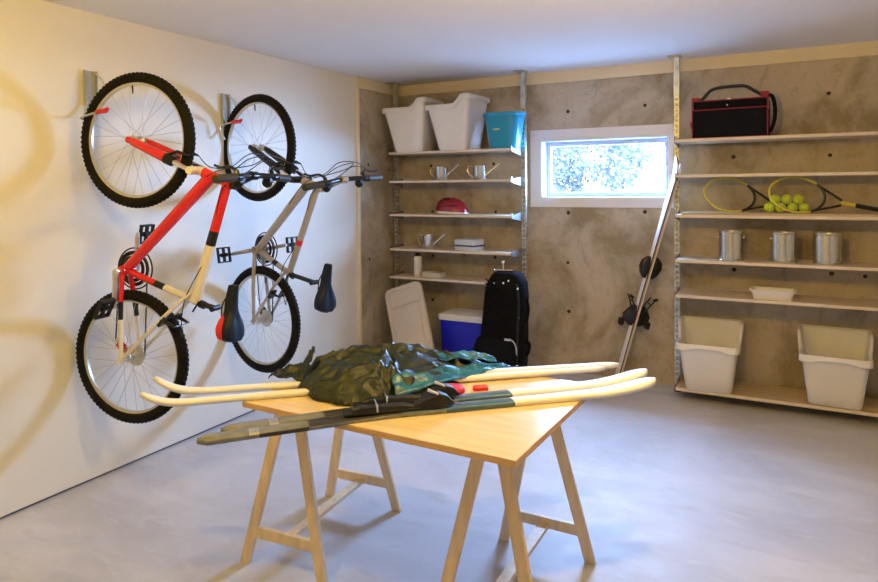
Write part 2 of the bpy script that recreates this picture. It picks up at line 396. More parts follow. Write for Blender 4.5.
# ------------------------------------------------------------------ bins
def sstep(a, b, x):
    t = min(1, max(0, (x-a)/(b-a))); return t*t*(3-2*t)
def bin_ring(h, off, n=6, zshift=0, sub=10):
    """rounded rectangle around the bin at nominal height h, with z raised to the back"""
    base = []
    hx = .150+.038*(h/.34)+off; y0 = -.13-.085*(h/.34)-off; y1 = .13+.04*(h/.34)+off
    cy = (y0+y1)/2; hy = (y1-y0)/2
    rr_ = rrect(hx, hy, .035+off*.5, 0, n, 0, cy)
    out = []
    for i in range(len(rr_)):
        a, b = rr_[i], rr_[(i+1) % len(rr_)]
        k = sub if (b-a).length > .06 else 1
        for j in range(k): out.append(a.lerp(b, j/k))
    return out, y0, y1
BINH = [.335, .36, .62]
def bin_h(y, y0, y1):
    s_ = (y-y0)/(y1-y0); return BINH[0]+(.45-BINH[0])*sstep(BINH[1], BINH[2], s_)
def storage_bin(loc, rz, label, grp, tilt=0):
    t_ = thing('storage_bin', label, 'bin', loc, grp and rz or rz, grp)
    mb = MB(); rings = []
    def lev(frac, off, dz=0, abs_h=None):
        # two-pass: take the ring at the local height
        pts, y0, y1 = bin_ring(.34, off)
        out = []
        for i, p in enumerate(pts):
            H_ = bin_h(p.y, y0, y1); h = H_*frac
            q = bin_ring(h, off)[0][i]
            out.append(V((q.x, q.y, h+dz)))
        return out
    for fr in (0, .03, .3, .6, .92, 1.0): rings.append(lev(fr, 0 if fr > .01 else -.008, 0))
    for fr in (1.0, .6, .3): rings.append(lev(fr, -.004))
    rings.append([V((p.x, p.y, .006)) for p in lev(.04, -.004)])
    mb.loft(rings); mb.build('bin_body', M_binp, t_, angle=50)
    # lip: a rolled band, deeper at the corners
    mb = MB(); a = lev(1.0, .001, .002); o1 = lev(1.0, .014, .003); top = lev(1.0, .008, .008)
    low = []
    for p in lev(1.0, .015, 0):
        mid = 1-sstep(.085, .125, abs(p.x)) if (p.y < 0 or p.y > 0) and abs(p.x) < .17 else 0
        low.append(V((p.x, p.y, p.z-.036+.016*mid)))
    inn = [V((q.x, q.y, p.z)) for p, q in zip(low, lev(.93, .0))]
    mb.loft([a, top, o1, low, inn], cap0=False, cap1=False); mb.build('rim', M_binp, t_, angle=60)
    return t_
BINH = [.375, .66, .86]
storage_bin((-2.915, 5.00, 1.845), R(-90+4), 'white plastic storage bin on top shelf, leftmost beside the corner', 'white storage bins')
storage_bin((-2.475, 5.00, 1.845), R(-90-2), 'white plastic storage bin on top shelf, between other bin and turquoise bucket', 'white storage bins')
BINH = [.335, .36, .62]
storage_bin((-.495, 4.965, .10), R(1), 'white open storage bin on lowest right shelf, beside the upright and skis', 'white storage bins')
storage_bin((.265, 4.985, .10), R(-2), 'white open storage bin at the right end of the lowest shelf', 'white storage bins')

# turquoise bucket
t_ = thing('bucket', 'turquoise plastic bucket with small yellow label on top left shelf', 'bucket', (-2.045, 4.955, 1.845), 0)
mb = MB(); ring = lambda h, o: rrect(.122+.036*h/.28+o, .092+.026*h/.28+o, .085, h, 7)
mb.loft([ring(0, -.006), ring(.008, 0), ring(.15, 0), ring(.262, 0), ring(.265, .009), ring(.287, .010), ring(.290, .004), ring(.286, -.003), ring(.15, -.004), ring(.01, -.004)])
mb.build('bucket_body', M_teal, t_)
mb = MB(); mb.lathe([(.0, -.002), (.030, -.001), (.032, .002), (.0, .003)], 24, (-.03, -.107, .155), 'Y', sy=.22); mb.build('label', M_yellowl, t_)
mb = MB(); pts = [(.160*cos(a), -.03-.090*sin(a)*.9, .255-.03*sin(a)) for a in [pi*k/24 for k in range(25)]]
mb.tube(pts, .0035, 8); mb.build('handle', M_teal, t_)

# watering cans
def watering_can(loc, rz, label):
    t_ = thing('watering_can', label, 'watering can', loc, rz, 'metal watering cans')
    mb = MB(); mb.lathe([(.052, 0), (.054, .004), (.054, .112), (.056, .116), (.052, .118), (.050, .112), (.050, .01), (0, .01)], 28)
    mb.build('can_body', M_tin, t_)
    mb = MB(); mb.tube([(.046, 0, .035), (.085, 0, .068), (.155, 0, .125)], [.011, .010, .007], 12)
    mb.tube([(.155, 0, .125), (.163, 0, .132)], [.011, .012], 12); mb.build('spout', M_tin, t_)
    mb = MB(); mb.tube(smooth_pts([(-.050, 0, .100), (-.085, 0, .118), (-.102, 0, .085), (-.088, 0, .045), (-.050, 0, .022)]), .0035, 8); mb.build('handle', M_tin, t_)
watering_can((-2.632, 4.95, 1.596), R(4), 'small tin watering can with long spout, left one on second shelf')
watering_can((-2.27, 4.95, 1.596), R(14), 'small tin watering can with long spout, right one on second shelf')
watering_can((-2.765, 4.95, 1.003), R(4), 'small tin watering can on fourth shelf beside the stacked boxes')

# red bicycle helmet
t_ = thing('bicycle_helmet', 'shiny red and white bicycle helmet on third left shelf', 'helmet', (-2.545, 4.98, 1.304), R(-6))
def helm_ring(u, n=36):
    out = []
    for j in range(n):
        a = 2*pi*j/n
        rx = .152; ry = .105
        x = cos(a)*rx*cos(u)**.75; y = sin(a)*ry*cos(u)**.75; z = .02+.115*sin(u)
        x += .02*sin(u)*(-1) ; z -= .012*max(0, cos(a))*cos(u)
        out.append(V((x, y, z+.01)))
    return out
mb = MB(); mb.loft([helm_ring(u) for u in (.0, .15, .35, .6, .85, 1.1, 1.3, 1.45)], cap0=False); mb.build('shell', M_helm, t_, angle=60)
mb = MB(); r1 = [V((p.x*1.0, p.y*1.0, p.z-.002)) for p in helm_ring(0)]; r2 = [V((p.x*.96, p.y*.96, .004)) for p in helm_ring(0)]
r3 = [V((p.x*1.015, p.y*1.015, p.z-.012)) for p in helm_ring(0)]
mb.loft([r1, r3, r2, [V((p.x*.8, p.y*.8, .004)) for p in r2]], cap0=True, cap1=True); mb.build('lower_rim', M_whitep, t_)
def hp(u, a, e=.0):
    return V((cos(a)*(.152+e)*cos(u)**.75-.02*sin(u), sin(a)*(.105+e)*cos(u)**.75, .03+(.115+e)*sin(u)-.012*max(0, cos(a))*cos(u)))
for u, a0, a1 in ((.42, -2.55, -1.95), (.42, -1.35, -.70), (.85, -2.3, -1.3), (.30, -1.85, -1.45), (1.15, -2.2, -1.0)):
    mb = MB(); path = [hp(u+.10*(q/8), a0+(a1-a0)*q/8, .0008) for q in range(9)]
    mb.tube(path, [.0015]+[.0042]*7+[.0015], 8); mb.build('vent', M_black, t_)

# two stacked flat boxes
def flat_box(loc, rz, m1, label):
    t_ = thing('flat_box', label, 'box', loc, rz, 'flat boxes stacked on the fourth shelf')
    mb = MB(); mb.loft([rrect(.105, .075, .012, z, 3) for z in (0, .034)]); mb.build('box_base', m1, t_, .002)
    mb = MB(); mb.loft([rrect(.107, .077, .013, z, 3) for z in (.034, .046)]); mb.build('box_lid', M_darkblue, t_, .002)
flat_box((-2.385, 4.975, 1.003), R(-14), M_bluewhite, 'flat pale box with navy lid, lower of the two stacked boxes')
t_ = thing('flat_box', 'flat pale box, upper of the two stacked boxes', 'box', (-2.385, 4.975, 1.0495), R(-12), 'flat boxes stacked on the fourth shelf')
mb = MB(); mb.loft([rrect(.105, .075, .012, z, 3) for z in (0, .036)]); mb.build('box_base', M_bluewhite, t_, .002)
mb = MB(); mb.loft([rrect(.107, .077, .013, z, 3) for z in (.036, .046)]); mb.build('box_lid', M_bluewhite, t_, .003)

t_ = thing('bottle', 'slim white bottle with black cap on fifth left shelf', 'bottle', (-2.888, 4.97, .757))
mb = MB(); mb.lathe([(.034, 0), (.036, .004), (.036, .165), (.030, .175), (.020, .180)], 24); mb.build('bottle_body', M_binp, t_)
mb = MB(); mb.lathe([(.028, .170), (.028, .180), (.023, .192), (.018, .202), (.0, .204)], 24); mb.build('cap', M_black, t_)
mb = MB(); mb.loft([rrect(.10, .05, .008, z, 3) for z in (0, .038, .042)]); o = mb.build('small_box', M_beige, None, .003)
tag(o, 'low beige box lying on fifth left shelf beside the white bottle', 'box', None, (-2.72, 4.96, .757), R(-6))

# beige tote lid leaning under the left shelves
t_ = thing('tote_lid', 'large beige plastic tote lid leaning tilted in the left corner', 'lid', (-2.715, 4.655, .068), rot=(R(-13), R(-19), R(3)))
L_, W_ = .675, .37
def lid_ring(hx, z0, z1, y, r_=.06):
    return [V((p.x, y, p.y+(z0+z1)/2)) for p in rrect(hx, (z1-z0)/2, r_, 0, 6)]
mb = MB(); mb.loft([lid_ring(W_/2, 0, L_, .0), lid_ring(W_/2, 0, L_, -.022), lid_ring(W_/2-.006, .006, L_-.006, -.030),
                    lid_ring(W_/2-.030, .03, L_-.03, -.030), lid_ring(W_/2-.036, .036, L_-.036, -.022), lid_ring(W_/2-.042, .042, L_-.042, -.024)]); mb.build('lid_panel', M_beige, t_, angle=30)
mb = MB(); mb.tube([(-W_/2+.004, -.029, L_*.75), (W_/2-.004, -.029, L_*.75)], .005, 8); mb.build('hinge_ridge', M_beige, t_)
mb = MB(); mb.loft([[V((p.x, y, p.y+L_*.40)) for p in rrect(W_/2-.055, L_*.31, .03, 0, 5)] for y in (-.026, -.032)], cap0=False); mb.build('raised_panel', M_beige, t_, angle=30)

# cooler
t_ = thing('cooler', 'cobalt blue cooler with white lid on floor shelf behind the backpack', 'cooler', (-2.375, 4.985, .10))
mb = MB(); mb.loft([rrect(.225, .135, .025, 0), rrect(.235, .145, .025, .325)]); mb.build('cooler_body', M_cobalt, t_)
mb = MB(); mb.loft([rrect(.245, .155, .028, .320), rrect(.247, .157, .028, .358), rrect(.238, .148, .028, .368), rrect(.215, .125, .02, .372)]); mb.build('lid', M_binp, t_, angle=30)
mb = MB(); mb.box((-.05, -.163, .325), (.05, -.155, .352)); mb.build('latch', M_binp, t_, .003)
mb = MB(); mb.tube(smooth_pts([(-.242, -.09, .27), (-.262, -.05, .29), (-.262, .05, .29), (-.242, .09, .27)]), .008, 8); mb.build('handle', M_binp, t_)

# backpack
t_ = thing('backpack', 'tall black padded backpack standing in front of the left shelves', 'backpack', (-1.985, 4.71, 0), R(6), rot=(R(0), R(2), R(6)))
def bp(hx, hy, z, cx=0, cy=0, r_=.06): return rrect(hx, hy, min(r_, hx*.9, hy*.9), z, 5, cx, cy)
mb = MB(); mb.loft([bp(.15, .09, 0), bp(.178, .115, .03), bp(.185, .12, .14), bp(.178, .115, .36, .01), bp(.17, .105, .52, .015), bp(.165, .10, .70, .02), bp(.150, .09, .80, .025), bp(.115, .07, .865, .03), bp(.06, .04, .885, .03)])
mb.build('pack_body', M_blackfab, t_, angle=70)
mb = MB(); mb.loft([bp(.15, .05, .03, -.03, -.12, .045), bp(.175, .065, .06, -.03, -.12, .045), bp(.175, .065, .28, -.025, -.12), bp(.155, .05, .36, -.02, -.11), bp(.12, .03, .385, -.02, -.10, .02)])
mb.build('front_pocket', M_blackfab, t_, angle=70)
mb = MB()
for k in range(11):   # quilted diagonal ribs
    z0 = .42+k*.032
    mb.tube([(-.125, -.098, z0+.08), (.0, -.112, z0+.02), (.11, -.098, z0-.04)], .0055, 6)
mb.build('quilting', M_blackfab, t_)
mb = MB(); mb.tube(smooth_pts([(.125, -.095, .80), (.150, -.112, .66), (.148, -.12, .48), (.150, -.13, .30), (.145, -.12, .10)]), .009, 8); mb.build('side_strap', M_black, t_)
mb = MB()
for x, z in ((.140, .77), (.152, .55), (.150, .46), (.02, .80), (-.055, .79), (.06, .82)): mb.lathe([(.0, -.006), (.008, -.003), (.008, .004)], 12, (x, -.118 if x > .1 else -.098, z), 'Y')
mb.build('rivets', M_chrome, t_)
mb = MB(); mb.tube(smooth_pts([(.09, -.14, .385), (.125, -.15, .37), (.145, -.145, .33), (.15, -.14, .27)]), .006, 6)
mb.box((.055, -.152, .372), (.10, -.142, .388)); mb.build('webbing_buckle', M_alu, t_, .001)
mb = MB(); mb.tube(smooth_pts([(.165, -.02, .72), (.20, -.02, .62), (.19, -.02, .50)]), .012, 8); mb.build('shoulder_strap', M_blackfab, t_)
mb = MB(); mb.tube(smooth_pts([(.17, 0, .36), (.215, -.02, .33), (.205, -.02, .26), (.175, 0, .24)]), .014, 8)
mb.build('shoulder_strap', M_blackfab, t_)
mb = MB(); mb.tube([(-.075, -.03, .885), (.075, -.03, .893)], .007, 10); mb.tube([(.0, -.03, .88), (-.005, -.03, .935)], .006, 10)
mb.lathe([(0, -.018), (.013, -.012), (.017, 0), (.013, .012), (0, .018)], 16, (-.006, -.03, .95)); mb.lathe([(.0, -.012), (.011, 0), (0, .012)], 12, (-.075, -.03, .885), 'X'); mb.build('metal_clamp', M_chrome, t_)

# ------------------------------------------------------------------ right bay contents
# tool bag
t_ = thing('tool_bag', 'black tool bag with red edging and arched handle on top right shelf', 'bag', (-.36, 5.0, 1.86), R(-2))
mb = MB(); mb.box((-.235, -.10, .006), (.235, .10, .20)); mb.box((-.235, -.10, 0), (.235, .10, .006)); mb.build('bag_body', M_blackfab, t_, .006)
mb = MB(); mb.box((-.232, -.108, .205), (.232, .10, .262)); mb.build('upper_tray', M_blackfab, t_, .008)
mb = MB()
for pts in ([(-.238, -.104, .004), (.238, -.104, .004)], [(-.238, -.104, .200), (.238, -.104, .200)], [(-.24, -.108, .262), (.24, -.108, .262)],
            [(-.238, -.104, 0), (-.238, -.104, .262)], [(.238, -.104, 0), (.238, -.104, .262)], [(-.238, .10, 0), (-.238, .10, .262)], [(.238, .10, 0), (.238, .10, .262)],
            [(-.238, -.104, .262), (-.238, .10, .262)], [(.238, -.104, .262), (.238, .10, .262)]):
    mb.tube(pts, .0042, 8)
mb.build('red_edging', M_bound, t_)
mb = MB(); mb.box((-.243, -.09, .265), (-.195, -.04, .290)); mb.box((.195, -.09, .268), (.243, -.03, .305)); mb.box((-.250, -.112, .07), (-.238, -.08, .12)); mb.build('red_clips', M_bound, t_, .004)
mb = MB(); mb.tube(smooth_pts([(-.195, -.065, .262), (-.17, -.065, .285), (-.125, -.065, .335), (-.07, -.065, .352), (.03, -.065, .356), (.10, -.065, .350), (.15, -.065, .318), (.205, -.065, .28)]), .0115, 10); mb.build('handle', M_black, t_)
mb = MB(); mb.tube(smooth_pts([(.225, -.03, .285), (.262, -.04, .27), (.280, -.05, .19), (.275, -.06, .10), (.250, -.07, .03)]), .013, 8); mb.build('side_strap', M_blackfab, t_)
mb = MB(); mb.lathe([(0, -.006), (.005, -.004), (.005, .002)], 12, (-.01, -.111, .225), 'Y'); mb.box((-.01, -.112, .262), (.012, -.10, .272)); mb.build('zip_pull', M_alu, t_)

# thin board, rackets, tennis balls
mb = MB(); mb.box((-.585, -.055, 0), (.585, .19, .014)); o = mb.build('loose_board', M_ply, None, .001)
tag(o, 'thin wooden board lying on third right shelf under the rackets', 'board', None, (-.085, 4.92, 1.328), R(-.5))
def racket(loc, rot, label):
    t_ = thing('tennis_racket', label, 'racket', loc, rot=rot, group='tennis rackets')
    # local: x along the handle, z across the head, y thickness; origin at head's lowest point
    A, B = .166, .119
    C_ = V((0, 0, B+.009)); n = 48
    yel = [k for k in range(n)]
    def hp(k): a = 2*pi*k/n; return C_+V((A*cos(a), 0, B*sin(a)))
    mb = MB()
    mb.tube([hp(k) for k in range(4, n-3)], .0078, 10, 0)      # open near the throat
    mb.build('head_frame', M_ykit, t_)
    mb = MB(); mb.tube([hp(k) for k in range(-7, 8)], .0085, 10)
    th = [(hp(6)), V((.235, 0, C_.z+.030)), V((.262, 0, C_.z+.012))]; mb.tube(smooth_pts(th), .0078, 10)
    th = [(hp(-6)), V((.235, 0, C_.z-.030)), V((.262, 0, C_.z-.012))]; mb.tube(smooth_pts(th), .0078, 10)
    mb.build('throat', M_satin, t_)
    mb = MB(); mb.tube([(.255, 0, C_.z), (.345, 0, C_.z)], .013, 10); mb.build('shaft', M_ykit, t_)
    mb = MB(); mb.tube([(.34, 0, C_.z), (.35, 0, C_.z), (.495, 0, C_.z), (.51, 0, C_.z)], [.014, .015, .015, .017], 10); mb.build('grip', M_satin, t_)
    mb = MB()
    for k in range(-9, 10):
        x = k*.0165; h = B*sqrt(max(0, 1-(x/A)**2))
        if h > .01: mb.bar(C_+V((x, 0, -h)), C_+V((x, 0, h)), .0007, .0007)
    for k in range(-7, 8):
        z = k*.0165; h = A*sqrt(max(0, 1-(z/B)**2))
        if h > .01: mb.bar(C_+V((-h, 0, z)), C_+V((h, 0, z)), .0007, .0007)
    mb.build('strings', M_string, t_)
racket((-.395, 5.020, 1.344), (R(-14), R(13), R(9)), 'yellow and black tennis racket on third shelf, left one')
racket((.02, 4.950, 1.344), (R(-14), R(12), R(0)), 'yellow and black tennis racket lying in front of the tennis balls')
mb = MB(); mb.lathe([(.0335*sin(pi*k/16), -.0335*cos(pi*k/16)) for k in range(17)], 24)
ball0 = None
spots = [(-.105, 0, 0), (-.035, .006, 0), (.037, .0, 0), (.106, .004, 0), (-.070, .012, 1), (.001, .014, 1), (.071, .012, 1)]
blab = ['far left of the bottom row', 'second from left in the bottom row', 'third from left in the bottom row', 'far right of the bottom row', 'left of the upper row', 'middle of the upper row', 'right of the upper row']
mb2 = MB(); pts = []
for k in range(48):
    a = 2*pi*k/48; A_ = .44
    th_ = pi/2-(pi/2-A_)*cos(a); ph = a/2+A_*sin(2*a)
    th_ = pi/2-(pi/2-A_)*cos(2*a/2*1)
    x = sin(pi/2-(pi/2-A_)*cos(a))*cos(a/2+A_*sin(2*a)); pts.append((x, 0, 0))
def seam_curve():
    out = []
    for k in range(64):
        t = 2*pi*k/64; a, b = .75, .25
        p = V((a*cos(t)+b*cos(3*t), a*sin(t)-b*sin(3*t), 2*sqrt(a*b)*sin(2*t))); out.append(p.normalized()*.0333)
    return out
BY = 5.055
for k, (dx, dy, up) in enumerate(spots):
    if ball0 is None:
        ball0 = mb.build('tennis_ball', M_ball); sm_ = MB(); sm_.tube(seam_curve(), .0009, 5, closed=True); sm_.build('seam', M_seam, ball0); b = ball0
    else: b = copy_tree(ball0)
    b.location = (-.015+dx, BY+dy*0+(.004 if up else 0), 1.3425+.0335+up*.0572); b.rotation_euler = (k*1.1, k*.7, k*1.9)
    tag(b, f'bright yellow-green tennis ball behind the racket strings, {blab[k]}', 'tennis ball', 'tennis balls on the third shelf')

# metal cans
for k, (x, lab) in enumerate(((-.358, 'shiny metal paint can on fourth right shelf, left of three'), (-.034, 'shiny metal paint can on fourth right shelf, middle of three'), (.222, 'shiny metal paint can on fourth right shelf, right of three'))):
    t_ = thing('paint_can', lab, 'can', (x, 4.985, 1.01), R(20*k), 'metal paint cans')
    mb = MB(); mb.lathe([(.081, 0), (.084, .002), (.084, .008), (.081, .012), (.081, .190), (.0845, .194), (.0845, .202), (.074, .202), (.074, .196), (0, .194)], 40); mb.build('can_body', M_tin, t_)
    mb = MB(); mb.lathe([(.010, -.003), (.010, .004), (0, .006)], 12, (.082, 0, .16), 'X'); mb.lathe([(0, -.006), (.010, -.004), (.010, .003)], 12, (-.082, 0, .16), 'X'); mb.build('ear', M_tin, t_)
    mb = MB(); mb.tube([(.080*cos(a), .080*sin(a)*1.0, .16-.05*abs(sin(a))) for a in [pi+pi*j/20 for j in range(21)]] if k == 5 else [(.087*cos(a), .087*sin(a), .162-.045*sin(a)) for a in [pi*j/20 for j in range(21)]], .0018, 6); mb.build('wire_handle', M_tin, t_)

# tray
t_ = thing('food_tray', 'shallow white plastic tray on fifth right shelf', 'tray', (-.095, 4.955, .762), R(-3))
mb = MB(); q = lambda hx, hy, z: rrect(hx, hy, .02, z, 4)
mb.loft([q(.115, .065, 0), q(.130, .080, .056), q(.143, .092, .058), q(.143, .092, .064), q(.126, .076, .062), q(.112, .062, .006)]); mb.build('tray_body', M_binp, t_, angle=40)

# ------------------------------------------------------------------ bicycles
def wheel_meshes(name, parent, c, R_=.335, tr_=.026, tread=True, cassette=False, rot=0):
    """wheel part with tyre, spokes, hub as sub-parts; axle along local y, centred at c"""
    c = V(c); n = 72; rr1 = R_-tr_
    mb = MB()   # rim
    prof = [(rr1-.012, -.012), (rr1-.012, .012), (rr1-.022, .012), (rr1-.034, .006), (rr1-.034, -.006), (rr1-.022, -.012)]
    rings = []
    for k in range(n):
        a = 2*pi*k/n; rings.append([c+V((p*cos(a), y, p*sin(a))) for p, y in prof])
    rings.append(rings[0]); mb.loft(rings, cap0=False, cap1=False)
    rim = mb.build(name, M_rim, parent, angle=30)
    mb = MB(); mb.tube([c+V((rr1*cos(2*pi*k/n), 0, rr1*sin(2*pi*k/n))) for k in range(n)], tr_, 14, closed=True)
    if tread:
        for k in range(84):
            a = 2*pi*k/84
            for off, dy, w_ in ((tr_*.84, .6, .007), (tr_*.84, -.6, .007), (tr_*1.0, 0, .010)):
                aa = a+(.5*2*pi/84 if dy == 0 else 0)
                rd = V((cos(aa), 0, sin(aa))); tg = V((-sin(aa), 0, cos(aa))); nrm = (rd*(1-abs(dy)*.4)+V((0, dy, 0))).normalized()
                p = c+rd*rr1+nrm*tr_; sd = nrm.cross(tg)
                vs = [p+tg*(sx*.0058)+sd*(sy*w_*.6)+nrm*(sz*.0028) for sz in (-1, 1) for sx, sy in ((-1,-1),(1,-1),(1,1),(-1,1))]
                mb.add(vs, [(0,3,2,1),(4,5,6,7),(0,1,5,4),(1,2,6,5),(2,3,7,6),(3,0,4,7)], 0, False)
    mb.build('tyre', M_rubber, rim)
    mb = MB(); N = 28
    for k in range(N):
        a = 2*pi*k/N+rot; side = 1 if k % 2 else -1; cr = 1 if (k//2) % 2 else -1
        h = c+V((.020*cos(a+cr*1.35), side*.028, .020*sin(a+cr*1.35))); e = c+V(((rr1-.03)*cos(a), 0, (rr1-.03)*sin(a)))
        mb.tube([h, e], .0011, 5)
    mb.build('spokes', M_spoke, rim)
    mb = MB(); mb.lathe([(.005, -.055), (.009, -.050), (.009, -.034), (.023, -.031), (.023, -.026), (.013, -.020), (.013, .020), (.023, .026), (.023, .031), (.009, .034), (.009, .050), (.005, .055)], 20, c, 'Y')
    mb.build('hub', M_alu, rim)
    av = rot+1.3
    mb = MB(); mb.tube([c+V(((rr1-.035)*cos(av), 0, (rr1-.035)*sin(av))), c+V(((rr1-.075)*cos(av), 0, (rr1-.075)*sin(av)))], [.0045, .003], 8); mb.build('valve', M_black, rim)
    return rim

def bicycle(P, loc, rz, label):
    """mountain bike hanging nose up; local x points away from the wall, z up, y along the axles"""
    t_ = thing('bicycle', label, 'bicycle', loc, rz, 'mountain bikes hanging on the wall')
    v = lambda p, y=0: V((p[0], y, p[1]-loc[2]))
    fh, hub, bb, h0, h1, sj, sc_ = (P[k] for k in ('fh', 'hub', 'bb', 'h0', 'h1', 'sj', 'sc'))
    wheel_meshes('front_wheel', t_, v(fh), rot=.35); wheel_meshes('rear_wheel', t_, v(hub), rot=.1)
    A, B, C_ = P['main'], P['rear'], P['stripe']
    mats = [A, B, C_, P['dstripe']]
    # frame
    mb = MB(); H0, H1, BB, SJ, HB = v(h0), v(h1), v(bb), v(sj), v(hub)
    mb.tube([H0+(H0-H1)*.12, H0, H1, H1+(H1-H0)*.12], [.026, .024, .024, .026], 16, 0)
    dn = H0.lerp(H1, .22); tp = H0.lerp(H1, .92)
    mb.tube([dn, dn.lerp(BB, .5), BB], [.031, .029, .025] if P['kind'] == 'near' else [.027, .025, .022], 16, 0)
    tj = SJ.lerp(BB, .04)
    if P['kind'] == 'near':
        k1, k2 = tp.lerp(tj, .40), tp.lerp(tj, .52)
        mb.tube([tp, k1], [.023, .023], 16, 0); mb.tube([k1, k2], [.0235, .024], 16, 3); mb.tube([k2, tj], [.024, .028], 16, 1)
        s1, s2 = BB.lerp(SJ, .42), BB.lerp(SJ, .55)
        mb.tube([BB, s1], .0165, 14, 0); mb.tube([s1, s2], .0168, 14, 3); mb.tube([s2, SJ+(SJ-BB)*.05], .0165, 14, 1)
    else:
        k1, k2, k3 = tp.lerp(tj, .60), tp.lerp(tj, .66), tp.lerp(tj, .72)
        mb.tube([tp, k1], [.020, .020], 16, 0); mb.tube([k1, k2], .0205, 16, 2); mb.tube([k2, k3], .0205, 16, 1); mb.tube([k3, tj], .020, 16, 0)
        s1, s2 = BB.lerp(SJ, .50), BB.lerp(SJ, .62)
        mb.tube([BB, s1], .0165, 14, 0); mb.tube([s1, s2], .0168, 14, 3); mb.tube([s2, SJ+(SJ-BB)*.05], .0165, 14, 0)
    mb.lathe([(.024, -.036), (.024, .036)], 20, BB, 'Y', 0)
    for sy in (-1, 1):
        c0 = BB+V((0, sy*.025, 0)); c1 = BB.lerp(HB, .35)+V((0, sy*.046, 0)); c2 = BB.lerp(HB, .55)+V((0, sy*.055, 0)); c3 = HB+V((0, sy*.066, 0))
        m1, m2 = (0, 1)
        mb.tube([c0, c1], [.013, .012], 12, 0); mb.tube([c1, c2], [.012, .0115], 12, 3 if P['kind'] == 'near' else 0); mb.tube([c2, c3], [.0115, .009], 12, 1)
        st = v(P['ss'])
        mb.tube([st+V((0, sy*.012, 0)), st.lerp(HB, .25)+V((0, sy*.045, 0)), st.lerp(HB, .55)+V((0, sy*.058, 0)), HB+V((0, sy*.066, 0))], [.0095, .0095, .009, .008], 12, 1)
        mb.bar(HB+V((.02, sy*.066, .03)), HB+V((-.015, sy*.066, -.015)), .03, .006, 1, (0, 1, 0))
    mb.tube([v(P['ss'])+V((0, -.014, 0)), v(P['ss'])+V((0, .014, 0))], .011, 10, 1)
    mb.build('frame', mats, t_)
    if P['kind'] == 'near':
        mb = MB(); q = tp.lerp(tj, .14); q2 = tp.lerp(tj, .24); o_ = V((0, -.0195, 0))
        mb.bar(q+o_, q2+o_, .012, .003, 0, (0, 1, 0)); mb.build('head_decal', M_yellowl, t_)
    # fork
    ax = (H0-H1).normalized(); FH = v(fh); CR = H0+ax*.045; perp = V((ax.z, 0, -ax.x))
    mb = MB()
    for sy in (-1, 1):
        top = CR+V((0, sy*.062, 0)); bot = FH+V((0, sy*.056, 0)); mid = top.lerp(bot, .36)
        mb.tube([mid, mid.lerp(bot, .3), mid.lerp(bot, .85), bot], [.0245, .0235, .0205, .014], 14, 0)
        mb.lathe([(.016, -.006), (.016, .006)], 14, bot, 'Y', 0)
        mb.tube([mid.lerp(top, .22), mid, mid.lerp(bot, .05)], [.025, .0265, .0265], 14, 1)
    m_ = FH+(CR-FH)*.60
    mb.tube(smooth_pts([m_+V((0, -.058, 0)), m_+(CR-FH).normalized()*.035+V((0, -.03, 0)), m_+(CR-FH).normalized()*.035+V((0, .03, 0)), m_+V((0, .058, 0))]), .013, 10, 0)
    fk = mb.build('fork', [P['fork'], M_black], t_)
    mb = MB()
    for sy in (-1, 1):
        top = CR+V((0, sy*.062, 0)); bot = FH+V((0, sy*.056, 0)); mb.tube([top, top.lerp(bot, .40)], .0135, 14)
    mb.build('stanchion', M_chrome, fk)
    mb = MB(); mb.tube([CR+V((0, -.078, 0)), CR+V((0, -.05, 0)), CR+V((0, .05, 0)), CR+V((0, .078, 0))], [.019, .021, .021, .019], 12); mb.tube([CR, H0+ax*.01], .021, 14)
    mb.build('crown', P['crown'], fk)
    # front V brake: arms, pads and booster arch
    bpv = FH.lerp(CR, .62)
    mb = MB(); fwd = V((perp.x, 0, perp.z))
    if fwd.z < 0: fwd = -fwd
    for sy in (-1, 1):
        mb.tube([bpv+V((0, sy*.058, 0))+fwd*.02, bpv+V((0, sy*.050, 0))+fwd*.05+ax*(-.04), bpv+V((0, sy*.045, 0))+fwd*.05+ax*(-.085)], [.009, .008, .006], 8)
        mb.bar(bpv+V((0, sy*.030, 0))+fwd*.012+ax*.03, bpv+V((0, sy*.030, 0))+fwd*.012-ax*.03, .014, .012)
    mb.tube([bpv+V((0, -.048, 0))+fwd*.05-ax*.085, bpv+V((0, .048, 0))+fwd*.05-ax*.085], .003, 6)
    mb.build('front_brake', M_satin, t_)
    # stem, bar, grips, levers
    BC = v(P['bar']); S0 = H1+(H1-H0)*.15
    mb = MB(); mb.tube([H1+(H1-H0)*.10, S0+(H1-H0)*.16], .0185, 14); mb.tube([S0+(H1-H0)*.06, BC], [.017, .016], 12); mb.tube([BC+V((0, -.022, 0)), BC+V((0, .022, 0))], .021, 14)
    mb.build('stem', P['stem'], t_)
    HL = P['hl']; rise = .022
    bp_ = lambda y, dx=0, dz=0: BC+V((dx, y, dz+P['btilt']*y))
    mb = MB(); mb.tube(smooth_pts([bp_(-HL, rise-.012, -.015), bp_(-.15, rise, -.004), bp_(-.05), bp_(.05), bp_(.15, rise, -.004), bp_(HL, rise-.012, -.015)]), .014, 12)
    hb = mb.build('handlebar', M_satin, t_)
    for sy in (-1, 1):
        mb = MB(); a_, b_ = bp_(sy*(HL+.004), rise-.012, -.015), bp_(sy*(HL-.125), rise-.003, -.008)
        mb.tube([a_, a_.lerp(b_, .04), a_.lerp(b_, .5), a_.lerp(b_, .96), b_], [.018, .0195, .018, .0195, .020], 14); mb.build('grip', M_gripm, hb)
        mb = MB(); cl = bp_(sy*(HL-.15), rise-.002, -.007)
        mb.tube([cl+V((0, sy*.014, 0)), cl-V((0, sy*.014, 0))], .0185, 12)
        pv = cl+V((-.012, -sy*.005, .030)); mb.tube([cl, pv], .011, 8)
